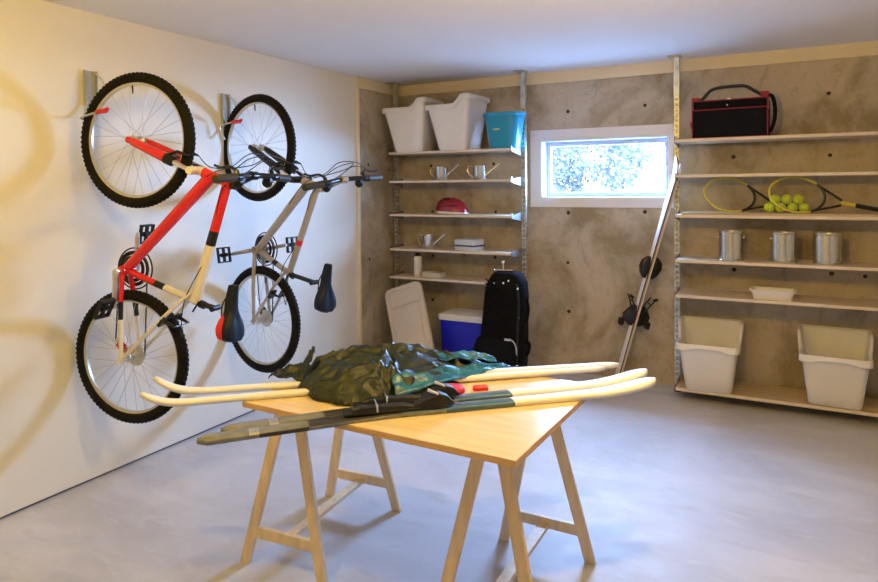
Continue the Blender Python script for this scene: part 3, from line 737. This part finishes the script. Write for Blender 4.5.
        mb.tube(smooth_pts([pv, pv+V((-.012, sy*.035, .018)), pv+V((-.014, sy*.09, .012)), pv+V((-.008, sy*.145, .020))]), [.0075]*6+[.0065]*6+[.0055]*6+[.006], 8)
        mb.build('brake_lever', M_satin, hb)
        mb = MB(); sh = bp_(sy*(HL-.175), rise-.012, -.004); mb.lathe([(.0, -.020), (.022, -.014), (.028, 0), (.022, .016), (0, .022)], 16, sh+V((-.012, 0, -.028)), 'Y')
        mb.box(sh+V((-.02, -.022, -.03)), sh+V((.016, .022, .012))); mb.build('shifter', M_black, hb, .003)
    # cables: loops rising above the bar
    def cable(pts, name='cable', r_=.0024): m = MB(); m.tube(smooth_pts(pts, 8), r_, 6); m.build(name, M_black, t_)
    cable([bp_(-HL+.16, .0, .03), bp_(-.08, .03, .075), bp_(.06, .02, .09), bp_(.10, -.08, .05), H0+V((0, .05, .03)), bpv+V((0, .05, 0))+fwd*.05-ax*.085])
    cable([bp_(HL-.16, .0, .03), bp_(.10, .03, .085), bp_(-.05, .02, .10), bp_(-.10, -.05, .04), dn+V((0, -.03, .0)), dn.lerp(BB, .3)+V((0, -.028, 0))])
    cable([bp_(HL-.17, .0, .02), bp_(.14, .04, .055), bp_(.02, .05, .07), bp_(-.04, .0, .02), tp+V((0, -.03, -.02)), tp.lerp(tj, .25)+V((0, -.022, 0))])
    # seat post and saddle
    SC = v(sc_); mb = MB(); mb.tube([SJ, SC], .0135, 12); mb.tube([SJ+(SJ-BB)*.03, SJ+(SJ-BB)*.09], .0195, 14); mb.tube([SJ+(SJ-BB)*.05+V((0, -.02, .018)), SJ+(SJ-BB)*.05+V((-.02, -.045, -.03))], .0045, 8)
    mb.build('seat_post', M_satin, t_)
    # saddle lying along local z (nose up), top facing +x
    nose, tail = v(P['nose']), v(P['tail']); d = (tail-nose); Ls = d.length; d.normalize(); out = V((-d.z, 0, d.x))
    if out.x < 0: out = -out
    rings = []; rings2 = []
    for k in range(17):
        s_ = k/16; wd = .015+.012*sstep(.0, .35, s_)+.046*sstep(.38, .82, s_)
        if s_ > .9: wd *= 1-.5*((s_-.9)/.1)**2
        if s_ < .06: wd *= .6+.4*s_/.06
        th = .024+.012*sstep(.3, .8, s_); sag = .010*sin(pi*s_)
        ring = []
        for j in range(14):
            a = pi*j/13; yy = cos(a)*wd; hh = max(0, sin(a))**.6*th
            if s_ > .55: hh -= .010*math.exp(-(yy/.012)**2)
            ring.append(nose+d*(Ls*s_)+V((0, yy, 0))+out*(hh-sag+.012))
        for yy in (-wd*.96, -wd*.7, wd*.7, wd*.96): ring.append(nose+d*(Ls*s_)+V((0, yy, 0))+out*(-.012-sag if abs(yy) > wd*.8 else -sag))
        rings.append(ring)
    mb = MB(); mb.loft(rings); sd = mb.build('saddle', [M_bluev, P['sadside']], t_, angle=60)
    if P['kind'] == 'near':
        mb = MB(); rg = []
        for k in range(9):
            s_ = .52+.46*k/8; wd = .015+.012+.046*sstep(.38, .82, s_); wd *= 1 if s_ < .9 else 1-.5*((s_-.9)/.1)**2
            sag = .010*sin(pi*s_)
            e = max(0, sin(pi*k/8))**.5*.5+.02
            rg.append([nose+d*(Ls*s_)+V((0, -wd*1.01-.004*e, 0))+out*(a_*e-.006-sag) for a_ in (-.045, -.02, .012, .02)]+[nose+d*(Ls*s_)+V((0, -wd*.80, 0))+out*(a_*e-.006-sag) for a_ in (.02, -.045)])
        mb.loft(rg); mb.build('side_panel', M_redp, sd)
    mb = MB()
    for sy in (-1, 1): mb.tube(smooth_pts([nose+d*Ls*.12+V((0, sy*.008, 0)), nose+d*Ls*.35+V((0, sy*.022, 0))-out*.035, nose+d*Ls*.65+V((0, sy*.022, 0))-out*.035, nose+d*Ls*.9+V((0, sy*.03, 0))]), .0035, 8)
    mb.tube([SC+V((0, -.028, 0)), SC+V((0, .028, 0))], .014, 10); mb.build('rails', M_satin, sd)
    # crankset
    ca = P['crank']; cdir = V((cos(ca), 0, sin(ca))); CLn = .172
    mb = MB(); mb.tube([BB+V((0, -.062, 0)), BB+V((0, .062, 0))], .011, 12)
    ya = (-.068, .072)
    for sy, y_ in ((1, ya[0]), (-1, ya[1])):
        mb.bar(BB+V((0, y_, 0))-cdir*sy*.015, BB+V((0, y_, 0))+cdir*sy*CLn, .024, .013, 0, (0, 1, 0)) if False else mb.tube([BB+V((0, y_, 0))-cdir*sy*.012, BB+V((0, y_, 0)), BB+V((0, y_, 0))+cdir*sy*(CLn-.01), BB+V((0, y_, 0))+cdir*sy*(CLn+.012)], [.012, .015, .0115, .009], 10)
    for k in range(4):
        a = ca+pi/4+k*pi/2; mb.bar(BB+V((0, .052, 0)), BB+V((cos(a)*.055, .052, sin(a)*.055)), .014, .005, 0, (0, 1, 0))
    cs = mb.build('crankset', P['arm'], t_)
    mb = MB()
    for rad_, y_, w_ in ((.092, .058, .011), (.070, .051, .010)):
        pr_ = []
        n = 88
        rin = []; rout = []
        for yy in (y_-.0015, y_+.0015):
            rin.append([BB+V(((rad_-.020)*cos(2*pi*k/n), yy, (rad_-.020)*sin(2*pi*k/n))) for k in range(n)])
            rout.append([BB+V(((rad_-(.004 if k % 2 else 0))*cos(2*pi*k/n), yy, (rad_-(.004 if k % 2 else 0))*sin(2*pi*k/n))) for k in range(n)])
        loop = [rin[0], rout[0], rout[1], rin[1], rin[0]]
        mb.loft(loop, cap0=False, cap1=False)
    mb.tube([BB+V((.105*cos(2*pi*k/48), .064, .105*sin(2*pi*k/48))) for k in range(48)], .004, 8, closed=True)
    mb.build('chainring', M_satin, cs)
    for sy, y_, s2 in ((1, ya[0], -1), (-1, ya[1], 1)):
        pc = BB+V((0, y_+s2*.062, 0))+cdir*sy*CLn; dirp = cdir
        pa = P['ped'][0 if s2 < 0 else 1]; e1 = V((cos(pa), 0, sin(pa))); e2 = V((-sin(pa), 0, cos(pa)))
        mb = MB(); mb.tube([pc-V((0, s2*.058, 0)), pc+V((0, s2*.045, 0))], .006, 8)
        mb.tube([pc+V((0, -.022, 0)), pc+V((0, .022, 0))], .013, 10)
        for k in (-1, 1):
            mb.bar(pc+e1*.045*k+V((0, -.044, 0)), pc+e1*.045*k+V((0, .044, 0)), .008, .022, 0, e2)
            mb.bar(pc-e1*.045+V((0, .042*k, 0)), pc+e1*.045+V((0, .042*k, 0)), .008, .018, 0, e2)
        mb.bar(pc-e1*.045, pc+e1*.045, .014, .014, 0, e2)
        mb.build('pedal', M_black, cs)
    # cassette, chain, derailleur
    mb = MB(); pf = []
    for k, r_ in enumerate((.055, .049, .043, .037, .031, .026, .022)):
        y_ = .030+k*.0042; pf += [(r_, y_), (r_, y_+.0018), (.019, y_+.0019), (.019, y_+.0041)]
    mb.lathe([(.0, .029)]+pf+[(0, .060)], 36, HB, 'Y'); mb.build('cassette', M_alu, t_)
    CH = .044
    dr = HB+V((-.055, .05, -.0)); jw = HB+V(P['cage'])
    mb = MB()
    def cp(c_, r_, a): return V((c_.x+r_*cos(a), .050, c_.z+r_*sin(a)))
    top = [cp(HB, .040, 0+.0), cp(BB, .088, 0)]; mb.tube([cp(HB, .040, .1), cp(BB, .088, .1)], .0035, 6)
    mb.tube([cp(HB, .040, .1-k*.36) for k in range(9)], .0035, 6)
    mb.tube([cp(BB, .088, .1+k*.2) for k in range(16)], .0035, 6)
    mb.tube([cp(BB, .088, 3.1), cp(jw, .02, 3.1)], .0035, 6)
    mb.build('chain', M_satin, t_)
    mb = MB(); mb.tube([HB+V((-.012, .068, -.012)), HB+V((-.045, .060, -.020)), jw+V((.012, .02, -.01))], [.012, .014, .010], 10)
    mb.bar(jw+V((0, .055, -.012)), jw+V((.045, .055, -.045)), .03, .006, 0, (0, 1, 0))
    mb.build('rear_derailleur', P['der'], t_)
    mb = MB()
    for q in (jw, jw+V((.045, 0, -.045))): mb.lathe([(.0, .046), (.019, .047), (.019, .053), (0, .054)], 16, V((q.x, 0, q.z)), 'Y')
    mb.build('jockey_wheels', M_alu, t_)
    # rear brake on the stays
    rb = v(P['ss']).lerp(HB, .42)
    n_ = V(((HB-v(P['ss'])).z, 0, -(HB-v(P['ss'])).x)).normalized()
    if n_.z < 0: n_ = -n_
    dS = (HB-v(P['ss'])).normalized(); n_ = -n_
    mb = MB()
    for sy in (-1, 1):
        q = rb+V((0, sy*.052, 0)); mb.bar(q+n_*.012+dS*.03, q+n_*.012-dS*.03, .018, .02, 0, (0, 1, 0)); mb.tube([q, q+n_*.04-dS*.02, q+n_*.075-dS*.035], [.011, .009, .006], 8)
        mb.bar(rb+V((0, sy*.03, 0))+n_*.014+dS*.03, rb+V((0, sy*.03, 0))+n_*.014-dS*.03, .014, .012)
    mb.tube([rb+V((0, -.052, 0))+n_*.075-dS*.035, rb+V((0, .052, 0))+n_*.075-dS*.035], .0035, 6)
    mb.build('rear_brake', M_satin, t_)
    cable([tp.lerp(tj, .7)+V((0, -.026, 0)), tj+V((-.04, -.03, .0)), rb+n_*.12-dS*.01+V((0, -.02, 0)), rb+n_*.085-dS*.035])
    return t_

near = dict(kind='near', fh=(.033, 1.790), hub=(-.027, .706), bb=(-.049, 1.142), h0=(.435, 1.618), h1=(.560, 1.570), sj=(.375, .995), sc=(.470, .972), ss=(.365, 1.062),
            nose=(.566, 1.088), tail=(.556, .822), bar=(.690, 1.605), hl=.30, btilt=.01, main=M_red, rear=M_whitep, stripe=M_red, dstripe=M_satin, fork=M_red, crown=M_whitep, stem=M_satin, arm=M_pedalarm if 'M_pedalarm' in globals() else M_alu,
            sadside=M_redp, crank=R(-94), ped=(R(62), R(80)), der=M_redp, cage=(-.120, 0, .062))
bicycle(near, (-2.89, 2.145, .378), R(11.5), 'red and white mountain bike hung nose up on left wall, nearer the camera')
far = dict(near); far.update(kind='far', fh=(-.030, 1.800), hub=(-.013, .717), bb=(-.041, 1.155), h0=(.395, 1.580), h1=(.500, 1.545), sj=(.255, 1.020), sc=(.455, .985), ss=(.225, 1.035),
            nose=(.566, 1.104), tail=(.535, .826), bar=(.700, 1.590), hl=.31, btilt=.09, main=M_greyp, rear=M_greyp, stripe=M_redp, dstripe=M_satin, fork=M_satin, crown=M_satin, stem=M_greyp, arm=M_greyp,
            crank=R(190), ped=(R(100), R(95)), der=M_satin, cage=(-.06, 0, .07))
bicycle(far, (-2.925, 3.086, .381), R(-6.5), 'silver-grey mountain bike hung nose up, nearer the concrete corner')

# wall hooks that hold the bikes
def wall_hook(y, z0, z1, tip, label):
    t_ = thing('bike_hook', label, 'hook', (XL, y, z0), 0, 'bike hooks on the left wall')
    h = z1-z0
    mb = MB(); mb.box((0, -.034, 0), (.006, .034, h)); mb.box((.006, -.034, 0), (.022, -.029, h)); mb.box((.006, .029, 0), (.022, .034, h)); mb.build('wall_plate', M_plate, t_, .003)
    tx, ty, tz = tip[0]-XL, tip[1]-y, tip[2]-z0
    mb = MB(); mb.tube(smooth_pts([(.012, .020, h-.01), (.045, .045, h-.05), (.05, .05, .06), (.018, .02, -.02)]), .0045, 8)
    mb.tube(smooth_pts([(.012, -.02, .03), (.03, -.05, -.05), (.06, -.06, -.075), (tx-.10, ty-.05, tz-.03), (tx-.03, ty, tz)]), .0055, 8); mb.build('hook_rod', M_alu, t_)
    mb = MB(); mb.tube([(tx-.045, ty-.006, tz-.004), (tx-.02, ty, tz), (tx+.02, ty+.002, tz+.001), (tx+.035, ty+.002, tz+.012)], [.011, .0125, .0125, .009], 10); mb.build('rubber_tip', M_redp, t_)
wall_hook(2.175, 1.985, 2.175, (-3.030, 2.09, 1.940), 'grey wall hook with red tip holding the red bike')
wall_hook(3.11, 1.94, 2.165, (-3.11, 3.075, 1.972), 'grey wall hook with red tip holding the silver bike')

# ------------------------------------------------------------------ table
t_ = thing('tabletop', 'light wooden tabletop board laid across two trestles', 'tabletop', (-1.245, 2.19, .724), R(-1.6))
mb = MB(); mb.box((-.556, -.412, 0), (.556, .412, .0205)); mb.build('board', M_tedge, t_, .001)
mb = MB(); mb.box((-.555, -.411, .0205), (.555, .411, .0215)); mb.build('veneer', M_table, t_)
def trestle(cx, cy, rz, label):
    t_ = thing('trestle', label, 'trestle', (cx, cy, 0), rz, 'wooden trestles under the tabletop')
    H_ = .7235
    for sy in (-1, 1):
        for sx in (-1, 1):
            mb = MB(); mb.bar((sx*.190, sy*.31, 0), (sx*.030, sy*.245, H_-.04), .046, .021, 0, (0, sy, 0))
            for vv in range(len(mb.v)):
                x, y, z = mb.v[vv]
                if z < .05: mb.v[vv] = (x, y, 0.0)
            mb.build('leg', M_pine, t_, .0015)
        mb = MB(); z = .132; k = .19-.16*z/.68; yy = .31-.065*z/.68
        mb.box((-k+.008, sy*yy-.010, z-.022), (k-.008, sy*yy+.010, z+.022)); mb.build('crossbar', M_pine, t_, .0015)
    mb = MB(); mb.box((-.022, -.288, .112), (.022, .288, .130)); 
    mb.build('stretcher', M_pine, t_, .0015)
    mb = MB(); mb.box((-.012, -.33, H_-.075), (.012, .33, H_)); mb.build('top_rail', M_pine, t_, .0015)
trestle(-1.815, 2.29, R(4), 'wooden trestle under the left end of the tabletop')
trestle(-.905, 2.30, R(0), 'wooden trestle under the right end of the tabletop')

# ------------------------------------------------------------------ skis
def ski_mesh(name, cl, widths, th, zones, parent, side=None, mats=None):
    """cl: centreline points; widths per point; zones: list of (end fraction, material index)"""
    cl = [V(p) for p in cl]; N = len(cl); Ltot = sum((cl[i+1]-cl[i]).length for i in range(N-1)); mb = MB(); acc = 0
    rings = []; fr = []
    for i, p in enumerate(cl):
        t = (cl[min(i+1, N-1)]-cl[max(i-1, 0)]).normalized()
        sd = side if side is not None else V((0, 0, 1)).cross(t)
        sd = (sd-t*sd.dot(t)).normalized(); up = t.cross(sd)*-1
        if side is None and up.z < 0: up = -up
        if i: acc += (cl[i]-cl[i-1]).length
        f = acc/Ltot; w_ = widths(f)/2; h = th(f)/2 if callable(th) else th/2
        rings.append([p+sd*w_-up*h, p+sd*w_+up*h*.6, p+sd*(w_-.003)+up*h, p-sd*(w_-.003)+up*h, p-sd*w_+up*h*.6, p-sd*w_-up*h]); fr.append(f)
    n = 6
    for i in range(N-1):
        fm = (fr[i]+fr[i+1])/2; z_ = next(z for z in zones if fm <= z[0])
        b = [j for j in rings[i]]+[j for j in rings[i+1]]
        for j in range(n):
            q = (j, (j+1) % n, n+(j+1) % n, n+j)
            mi = z_[1] if j in (1, 2, 3) else (z_[2] if len(z_) > 2 else z_[1])
            mb.add([b[k] for k in q], [(0, 1, 2, 3)], mi)
    mb.add(rings[0], [tuple(range(n-1, -1, -1))], zones[0][1]); mb.add(rings[-1], [tuple(range(n))], zones[-1][1])
    # weld duplicated rings
    o = mb.build(name, mats, parent)
    md = o.modifiers.new('weld', 'WELD'); md.merge_threshold = .0002
    return o
def tipw(f, base, tip0=.04, tip1=.03):
    w_ = base
    if f < tip0: w_ *= sqrt(max(.02, 1-((tip0-f)/tip0)**2))
    if f > 1-tip1: w_ *= sqrt(max(.02, 1-((f-1+tip1)/tip1)**2))
    return w_
TZ = .7455
# white touring skis lying under the jacket: tips bent up at the left
def white_ski(tip, body0, tail, label, rise=.055):
    tip, body0, tail = V(tip), V(body0), V(tail); d = (tail-body0).normalized()
    pts = []
    N = 40
    for i in range(N+1):
        f = i/N; p = body0.lerp(tail, f); p.z += .004*sin(pi*f); pts.append(p)
    front = []
    Lf = (tip-body0).length
    for i in range(14):
        f = 1-i/14; p = body0.lerp(tip, f); p.z = body0.z+(tip.z-body0.z)*f**2.4*1.0-.010*sin(pi*f)*f; front.append(p)
    t_ = thing('touring_ski', label, 'ski', (tip.x, tip.y, TZ), 0, 'white skis under the jacket')
    o = V((tip.x, tip.y, TZ)); cl = [p-o for p in front+pts]
    ski_mesh('ski_body', cl, lambda f: tipw(f, .050-.006*sin(pi*f), .07, .03), .016, [(1, 0, 0)], t_, mats=[M_skiw, M_skic])
    return t_
ws = white_ski((-2.180, 1.700, .812), (-2.00, 1.82, .7545), (-.655, 2.865, .760), 'white ski under the jacket, the one farther back')
white_ski((-2.090, 1.568, .800), (-1.93, 1.715, .7545), (-.70, 2.800, .757), 'white ski under the jacket, the one nearer the front')

# blue-grey skis with bindings; tips bent up at the right
def blue_ski(tail, waist, body1, tip, label, sid):
    tail, waist, body1, tip = (V(p) for p in (tail, waist, body1, tip))
    pts = []
    for i in range(20): pts.append(tail.lerp(waist, i/20))
    for i in range(24): pts.append(waist.lerp(body1, i/24))
    for i in range(15):
        f = i/14; p = body1.lerp(tip, f); p.z = body1.z+(tip.z-body1.z)*f**2.0; pts.append(p)
    t_ = thing('alpine_ski', label, 'ski', tuple(tail), 0, 'blue-grey skis with bindings on the table')
    cl = [p-tail for p in pts]; Lt = sum((cl[i+1]-cl[i]).length for i in range(len(cl)-1))
    ski_mesh('ski_body', cl, lambda f: tipw(f, .066-.010*sin(pi*min(1, f*1.1))+.014*sstep(.72, .93, f), .02, .05), .016,
             [(.10, 0, 0), (.115, 4, 0), (.20, 0, 1), (.40, 1, 0), (.50, 2, 0), (.645, 2, 2), (1.01, 3, 3)], t_, mats=[M_skis, M_skib, M_skit, M_skiw, M_alu])
    # binding: plate, heel piece, toe piece
    ax = (waist-tail).normalized() if False else (body1-waist).normalized()
    base = waist-tail+V((0, 0, .009)); side = V((-ax.y, ax.x, 0))
    fr = Matrix(((ax.x, side.x, 0, base.x), (ax.y, side.y, 0, base.y), (0, 0, 1, base.z), (0, 0, 0, 1)))
    mb = MB(); mb.box((-.17, -.024, 0), (.20, .024, .010), 0, fr); bd = mb.build('binding', M_black, t_, .003)
    mb = MB(); mb.loft([[fr @ V((x+.14, y, z)) for y, z in ((-hw, .008), (hw, .008), (hw*.8, h), (-hw*.8, h))] for x, hw, h in ((-.06, .020, .018), (-.02, .028, .038), (.03, .030, .052), (.06, .022, .040), (.085, .012, .014))]); mb.build('toe_piece', M_black, bd, .004)
    mb = MB(); mb.loft([[fr @ V((x-.02, y, z)) for y, z in ((-hw, .008), (hw, .008), (hw*.7, h), (-hw*.7, h))] for x, hw, h in ((-.12, .012, .018), (-.09, .024, .026), (.06, .022, .024), (.11, .014, .014))]); mb.build('heel_piece', M_satin, bd, .003)
    mb = MB(); mb.tube([fr @ V((-.055, -.034, .012)), fr @ V((-.055, -.030, .034)), fr @ V((-.055, .030, .034)), fr @ V((-.055, .034, .012))], .004, 8)
    mb.build('brake_arm', M_chrome, bd)
    mb = MB(); mb.tube([fr @ V((.165, -.02, .05)), fr @ V((.13, 0, .060))], [.006, .009], 8); mb.build('binding_lever', M_chrome, bd)
blue_ski((-1.665, 1.450, .743), (-1.225, 1.915, .7545), (-.655, 2.430, .757), (-.458, 2.617, .788), 'blue-grey ski with black binding on table, nearer the front edge', 0)
blue_ski((-1.660, 1.545, .745), (-1.245, 2.005, .7545), (-.715, 2.505, .757), (-.505, 2.701, .795), 'blue-grey ski with black binding on table, behind the other', 1)

# small red pieces beside the bindings
t_ = thing('wax_tin', 'small round bright red container on the table behind the ski bindings', 'container', (-1.150, 2.232, TZ+.001))
mb = MB(); mb.lathe([(.040, 0), (.048, .004), (.050, .016), (.046, .024), (.030, .029), (0, .031)], 28); mb.build('tin_body', M_redp, t_)
mb = MB(); mb.lathe([(.0507, .006), (.0515, .010), (.0507, .014)], 28); mb.build('lid_band', M_bound, t_)
mb = MB(); mb.loft([rrect(.030, .016, .008, 0), rrect(.030, .016, .008, .012), rrect(.026, .012, .008, .016)]); o = mb.build('scraper', M_redp, None)
tag(o, 'tiny red piece on the table to the right of the red container', 'wax block', None, (-1.068, 2.318, TZ+.001), R(40))

# ------------------------------------------------------------------ jacket
t_ = thing('jacket', 'crumpled dark green nylon jacket with teal lining heaped on the table', 'jacket', (-1.48, 2.27, TZ+.003), R(30))
inv = (Matrix.Translation((-1.48, 2.27, TZ+.003)) @ Matrix.Rotation(R(30), 4, 'Z')).inverted()
fp = [(-1.80, 2.09), (-1.72, 2.00), (-1.60, 1.935), (-1.46, 1.905), (-1.40, 1.935), (-1.33, 2.03), (-1.25, 2.15), (-1.20, 2.28), (-1.15, 2.45), (-1.09, 2.63), (-1.20, 2.62), (-1.36, 2.56), (-1.50, 2.53), (-1.66, 2.42), (-1.78, 2.27)]
fpl = [inv @ V((x, y, TZ)) for x, y in fp]
def dist_poly(x, y, poly):
    ins = False; dm = 9; n = len(poly)
    for i in range(n):
        a, b = poly[i], poly[(i+1) % n]; ax_, ay, bx, by = a.x, a.y, b.x, b.y
        if (ay > y) != (by > y) and x < (bx-ax_)*(y-ay)/(by-ay)+ax_: ins = not ins
        L2 = (bx-ax_)**2+(by-ay)**2; t = max(0, min(1, ((x-ax_)*(bx-ax_)+(y-ay)*(by-ay))/L2)); dm = min(dm, math.hypot(x-ax_-t*(bx-ax_), y-ay-t*(by-ay)))
    return dm if ins else -dm
def folds(x, y):
    q = V((x*6.2, y*6.2, 3.1)); wx = noise.noise(q)*.55; wy = noise.noise(q+V((9, 2, 4)))*.55
    r1 = 1-abs(noise.noise(V((x*5.5+wx*3.0, y*12+wy*3.4, .7))))*2.4
    r2 = 1-abs(noise.noise(V((x*12+wx*5, y*26+wy*5, 5.7))))*2.4
    return .62*r1+.38*r2
def jheight(x, y, d, amp=1):
    if d <= 0: return 0
    body = 1-math.exp(-d/.055); f = folds(x, y)
    h = .112*max(0, 1-math.exp(-d/.10))**.8+.022*body
    h *= 1-.45*sstep(.12, .42, x)       # lower toward the right end
    return (h+(f-.45)*.044*body*amp)
mb = MB(); NX, NY = 170, 120; x0, x1 = min(p.x for p in fpl)-.01, max(p.x for p in fpl)+.01; y0, y1 = min(p.y for p in fpl)-.01, max(p.y for p in fpl)+.01
idx = {}; vs = []; fs = []
for j in range(NY+1):
    for i in range(NX+1):
        x = x0+(x1-x0)*i/NX; y = y0+(y1-y0)*j/NY; d = dist_poly(x+noise.noise(V((x*14, y*14, 0)))*.018, y+noise.noise(V((x*14, y*14, 8)))*.018, fpl)
        if d > -.004:
            ov = .012*sin(min(1, max(0, d)/.02)*pi)
            idx[(i, j)] = len(vs); vs.append((x, y, max(.004, jheight(x, y, d))))
for j in range(NY):
    for i in range(NX):
        k = [(i, j), (i+1, j), (i+1, j+1), (i, j+1)]
        if all(q in idx for q in k): fs.append(tuple(idx[q] for q in k))
nv = len(vs)
mb.add(vs, fs); o = mb.build('jacket_shell', M_nylon, t_, angle=75)
sm = o.modifiers.new('solid', 'SOLIDIFY'); sm.thickness = .003; sm.offset = -1
# loose folded flaps of cloth: ruled strips with ripples
def cloth_flap(name, pts, width_vec, m, seed, amp=.012, n=40, k=14, thick=.002):
    base = smooth_pts([inv @ V(p) for p in pts], 10); mb = MB(); N = len(base); vs = []
    wv = [inv.to_3x3() @ V(w_) for w_ in width_vec]
    for i, p in enumerate(base):
        f = i/(N-1); a = f*(len(wv)-1); q = min(int(a), len(wv)-2); wd = wv[q].lerp(wv[q+1], a-q)
        for j in range(k+1):
            g = j/k; z = noise.noise(V((f*7+seed, g*2.5, seed)))*amp*2+abs(noise.noise(V((f*13, g*5, seed+3))))*amp*1.5
            vs.append(p+wd*g+V((0, 0, z)))
    fs = [(i*(k+1)+j, (i+1)*(k+1)+j, (i+1)*(k+1)+j+1, i*(k+1)+j+1) for i in range(N-1) for j in range(k)]
    mb.add(vs, fs); o = mb.build(name, m, t_, angle=75)
    s2 = o.modifiers.new('solid', 'SOLIDIFY'); s2.thickness = thick; return o
# flap hanging past the left side, teal lining along the right front edge
cloth_flap('sleeve_end', [(-1.90, 2.10, .775), (-1.83, 2.12, .80), (-1.75, 2.13, .81), (-1.68, 2.10, .80)], [(-.02, -.05, -.02), (-.02, -.09, -.035), (0, -.10, -.04), (.02, -.06, -.03)], M_nylon, 2, .010)
cloth_flap('lining', [(-1.345, 2.10, .812), (-1.27, 2.26, .815), (-1.20, 2.42, .800), (-1.12, 2.57, .778), (-1.045, 2.66, .760)], [(.055, -.05, -.045), (.06, -.045, -.048), (.05, -.03, -.038), (.03, -.02, -.018), (.006, -.005, -.004)], M_lining, 6, .008)
cloth_flap('lining_fold', [(-1.33, 2.40, .835), (-1.24, 2.52, .830), (-1.14, 2.60, .800)], [(.05, -.03, -.015), (.05, -.04, -.02), (.03, -.02, -.01)], M_lining, 9, .008)
cloth_flap('collar', [(-1.74, 2.02, .80), (-1.70, 2.04, .875), (-1.69, 2.06, .905)], [(.05, -.02, -.01), (.04, -.02, .0), (.012, 0, 0)], M_nylon, 12, .006)

# ------------------------------------------------------------------ skis leaning on the back wall
t_ = thing('leaning_ski', 'white ski leaning on the back wall, left one of the upright pair', 'ski', (-1.185, 5.14, 0), group='skis leaning by the window')
t2 = thing('leaning_ski', 'cream-edged ski leaning on the back wall, right one of the upright pair', 'ski', (-1.165, 5.14, 0), group='skis leaning by the window')
foot, top = V((-1.185, 5.12, .0)), V((-.697, 5.035, 1.70))
ax = (top-foot).normalized(); wdir = V((-.60, .80, 0)); wdir = (wdir-ax*wdir.dot(ax)).normalized(); nrm = ax.cross(wdir)
if nrm.x > 0: nrm = -nrm           # nrm points to the left, away from the upright
for tt, sg, m1, m2, org in ((t_, 1, M_skiw, M_skir, V((-1.185, 5.14, 0))), (t2, -1, M_skir, M_skic, V((-1.165, 5.14, 0)))):
    cl = []
    for i in range(46):
        f = i/45; gap = -.004+.0135+.003*sin(pi*f)+.035*max(0, (f-.90)/.10)**2 if sg > 0 else .0095+.003*sin(pi*f)+.0
        cl.append(foot+V((0, 0, .015))+ax*(f*(1.80 if sg > 0 else 1.75))+nrm*sg*gap-org)
    ski_mesh('ski_body', cl, lambda f: tipw(f, .068-.018*sin(pi*f), .02, .07), .010, [(1.01, 0, 1)], tt, side=-wdir if sg > 0 else wdir, mats=[m1, m2])
    for s_, kind in ((.955, 'toe'), (.575, 'heel')):
        c_ = foot+ax*s_+nrm*sg*.022-org
        mtx = Matrix(((ax.x, wdir.x, nrm.x*sg, c_.x), (ax.y, wdir.y, nrm.y*sg, c_.y), (ax.z, wdir.z, nrm.z*sg, c_.z), (0, 0, 0, 1)))
        mb = MB()
        if kind == 'toe':
            mb.loft([[mtx @ V((x, y, z)) for y, z in ((-hw, 0), (hw, 0), (hw, h*.7), (hw*.6, h), (-hw*.6, h), (-hw, h*.7))] for x, hw, h in ((-.085, .018, .02), (-.05, .030, .045), (0, .034, .062), (.05, .028, .055), (.085, .014, .02))])
            mb.build('toe_binding', M_satin, tt, .003)
        else:
            mb.loft([[mtx @ V((x, y, z)) for y, z in ((-hw, 0), (hw, 0), (hw*.8, h*.8), (hw*.4, h), (-hw*.4, h), (-hw*.8, h*.8))] for x, hw, h in ((-.09, .02, .03), (-.06, .032, .075), (-.01, .034, .085), (.04, .028, .055), (.07, .018, .028))])
            mb.tube([mtx @ V((.03, -.03, .02)), mtx @ V((.09, -.036, .045)), mtx @ V((.14, -.036, .075))], .0055, 8)
            mb.tube([mtx @ V((.03, .03, .02)), mtx @ V((.09, .036, .045)), mtx @ V((.14, .036, .075))], .0055, 8)
            mb.tube([mtx @ V((.135, -.036, .06)), mtx @ V((.150, -.036, .09))], .012, 8)
            mb.tube([mtx @ V((.10, -.036, .05)), mtx @ V((.10, .036, .05))], .005, 8)
            mb.box((-.10, -.022, .07), (-.05, .022, .10), 0, mtx)
            mb.build('heel_binding', M_satin, tt)
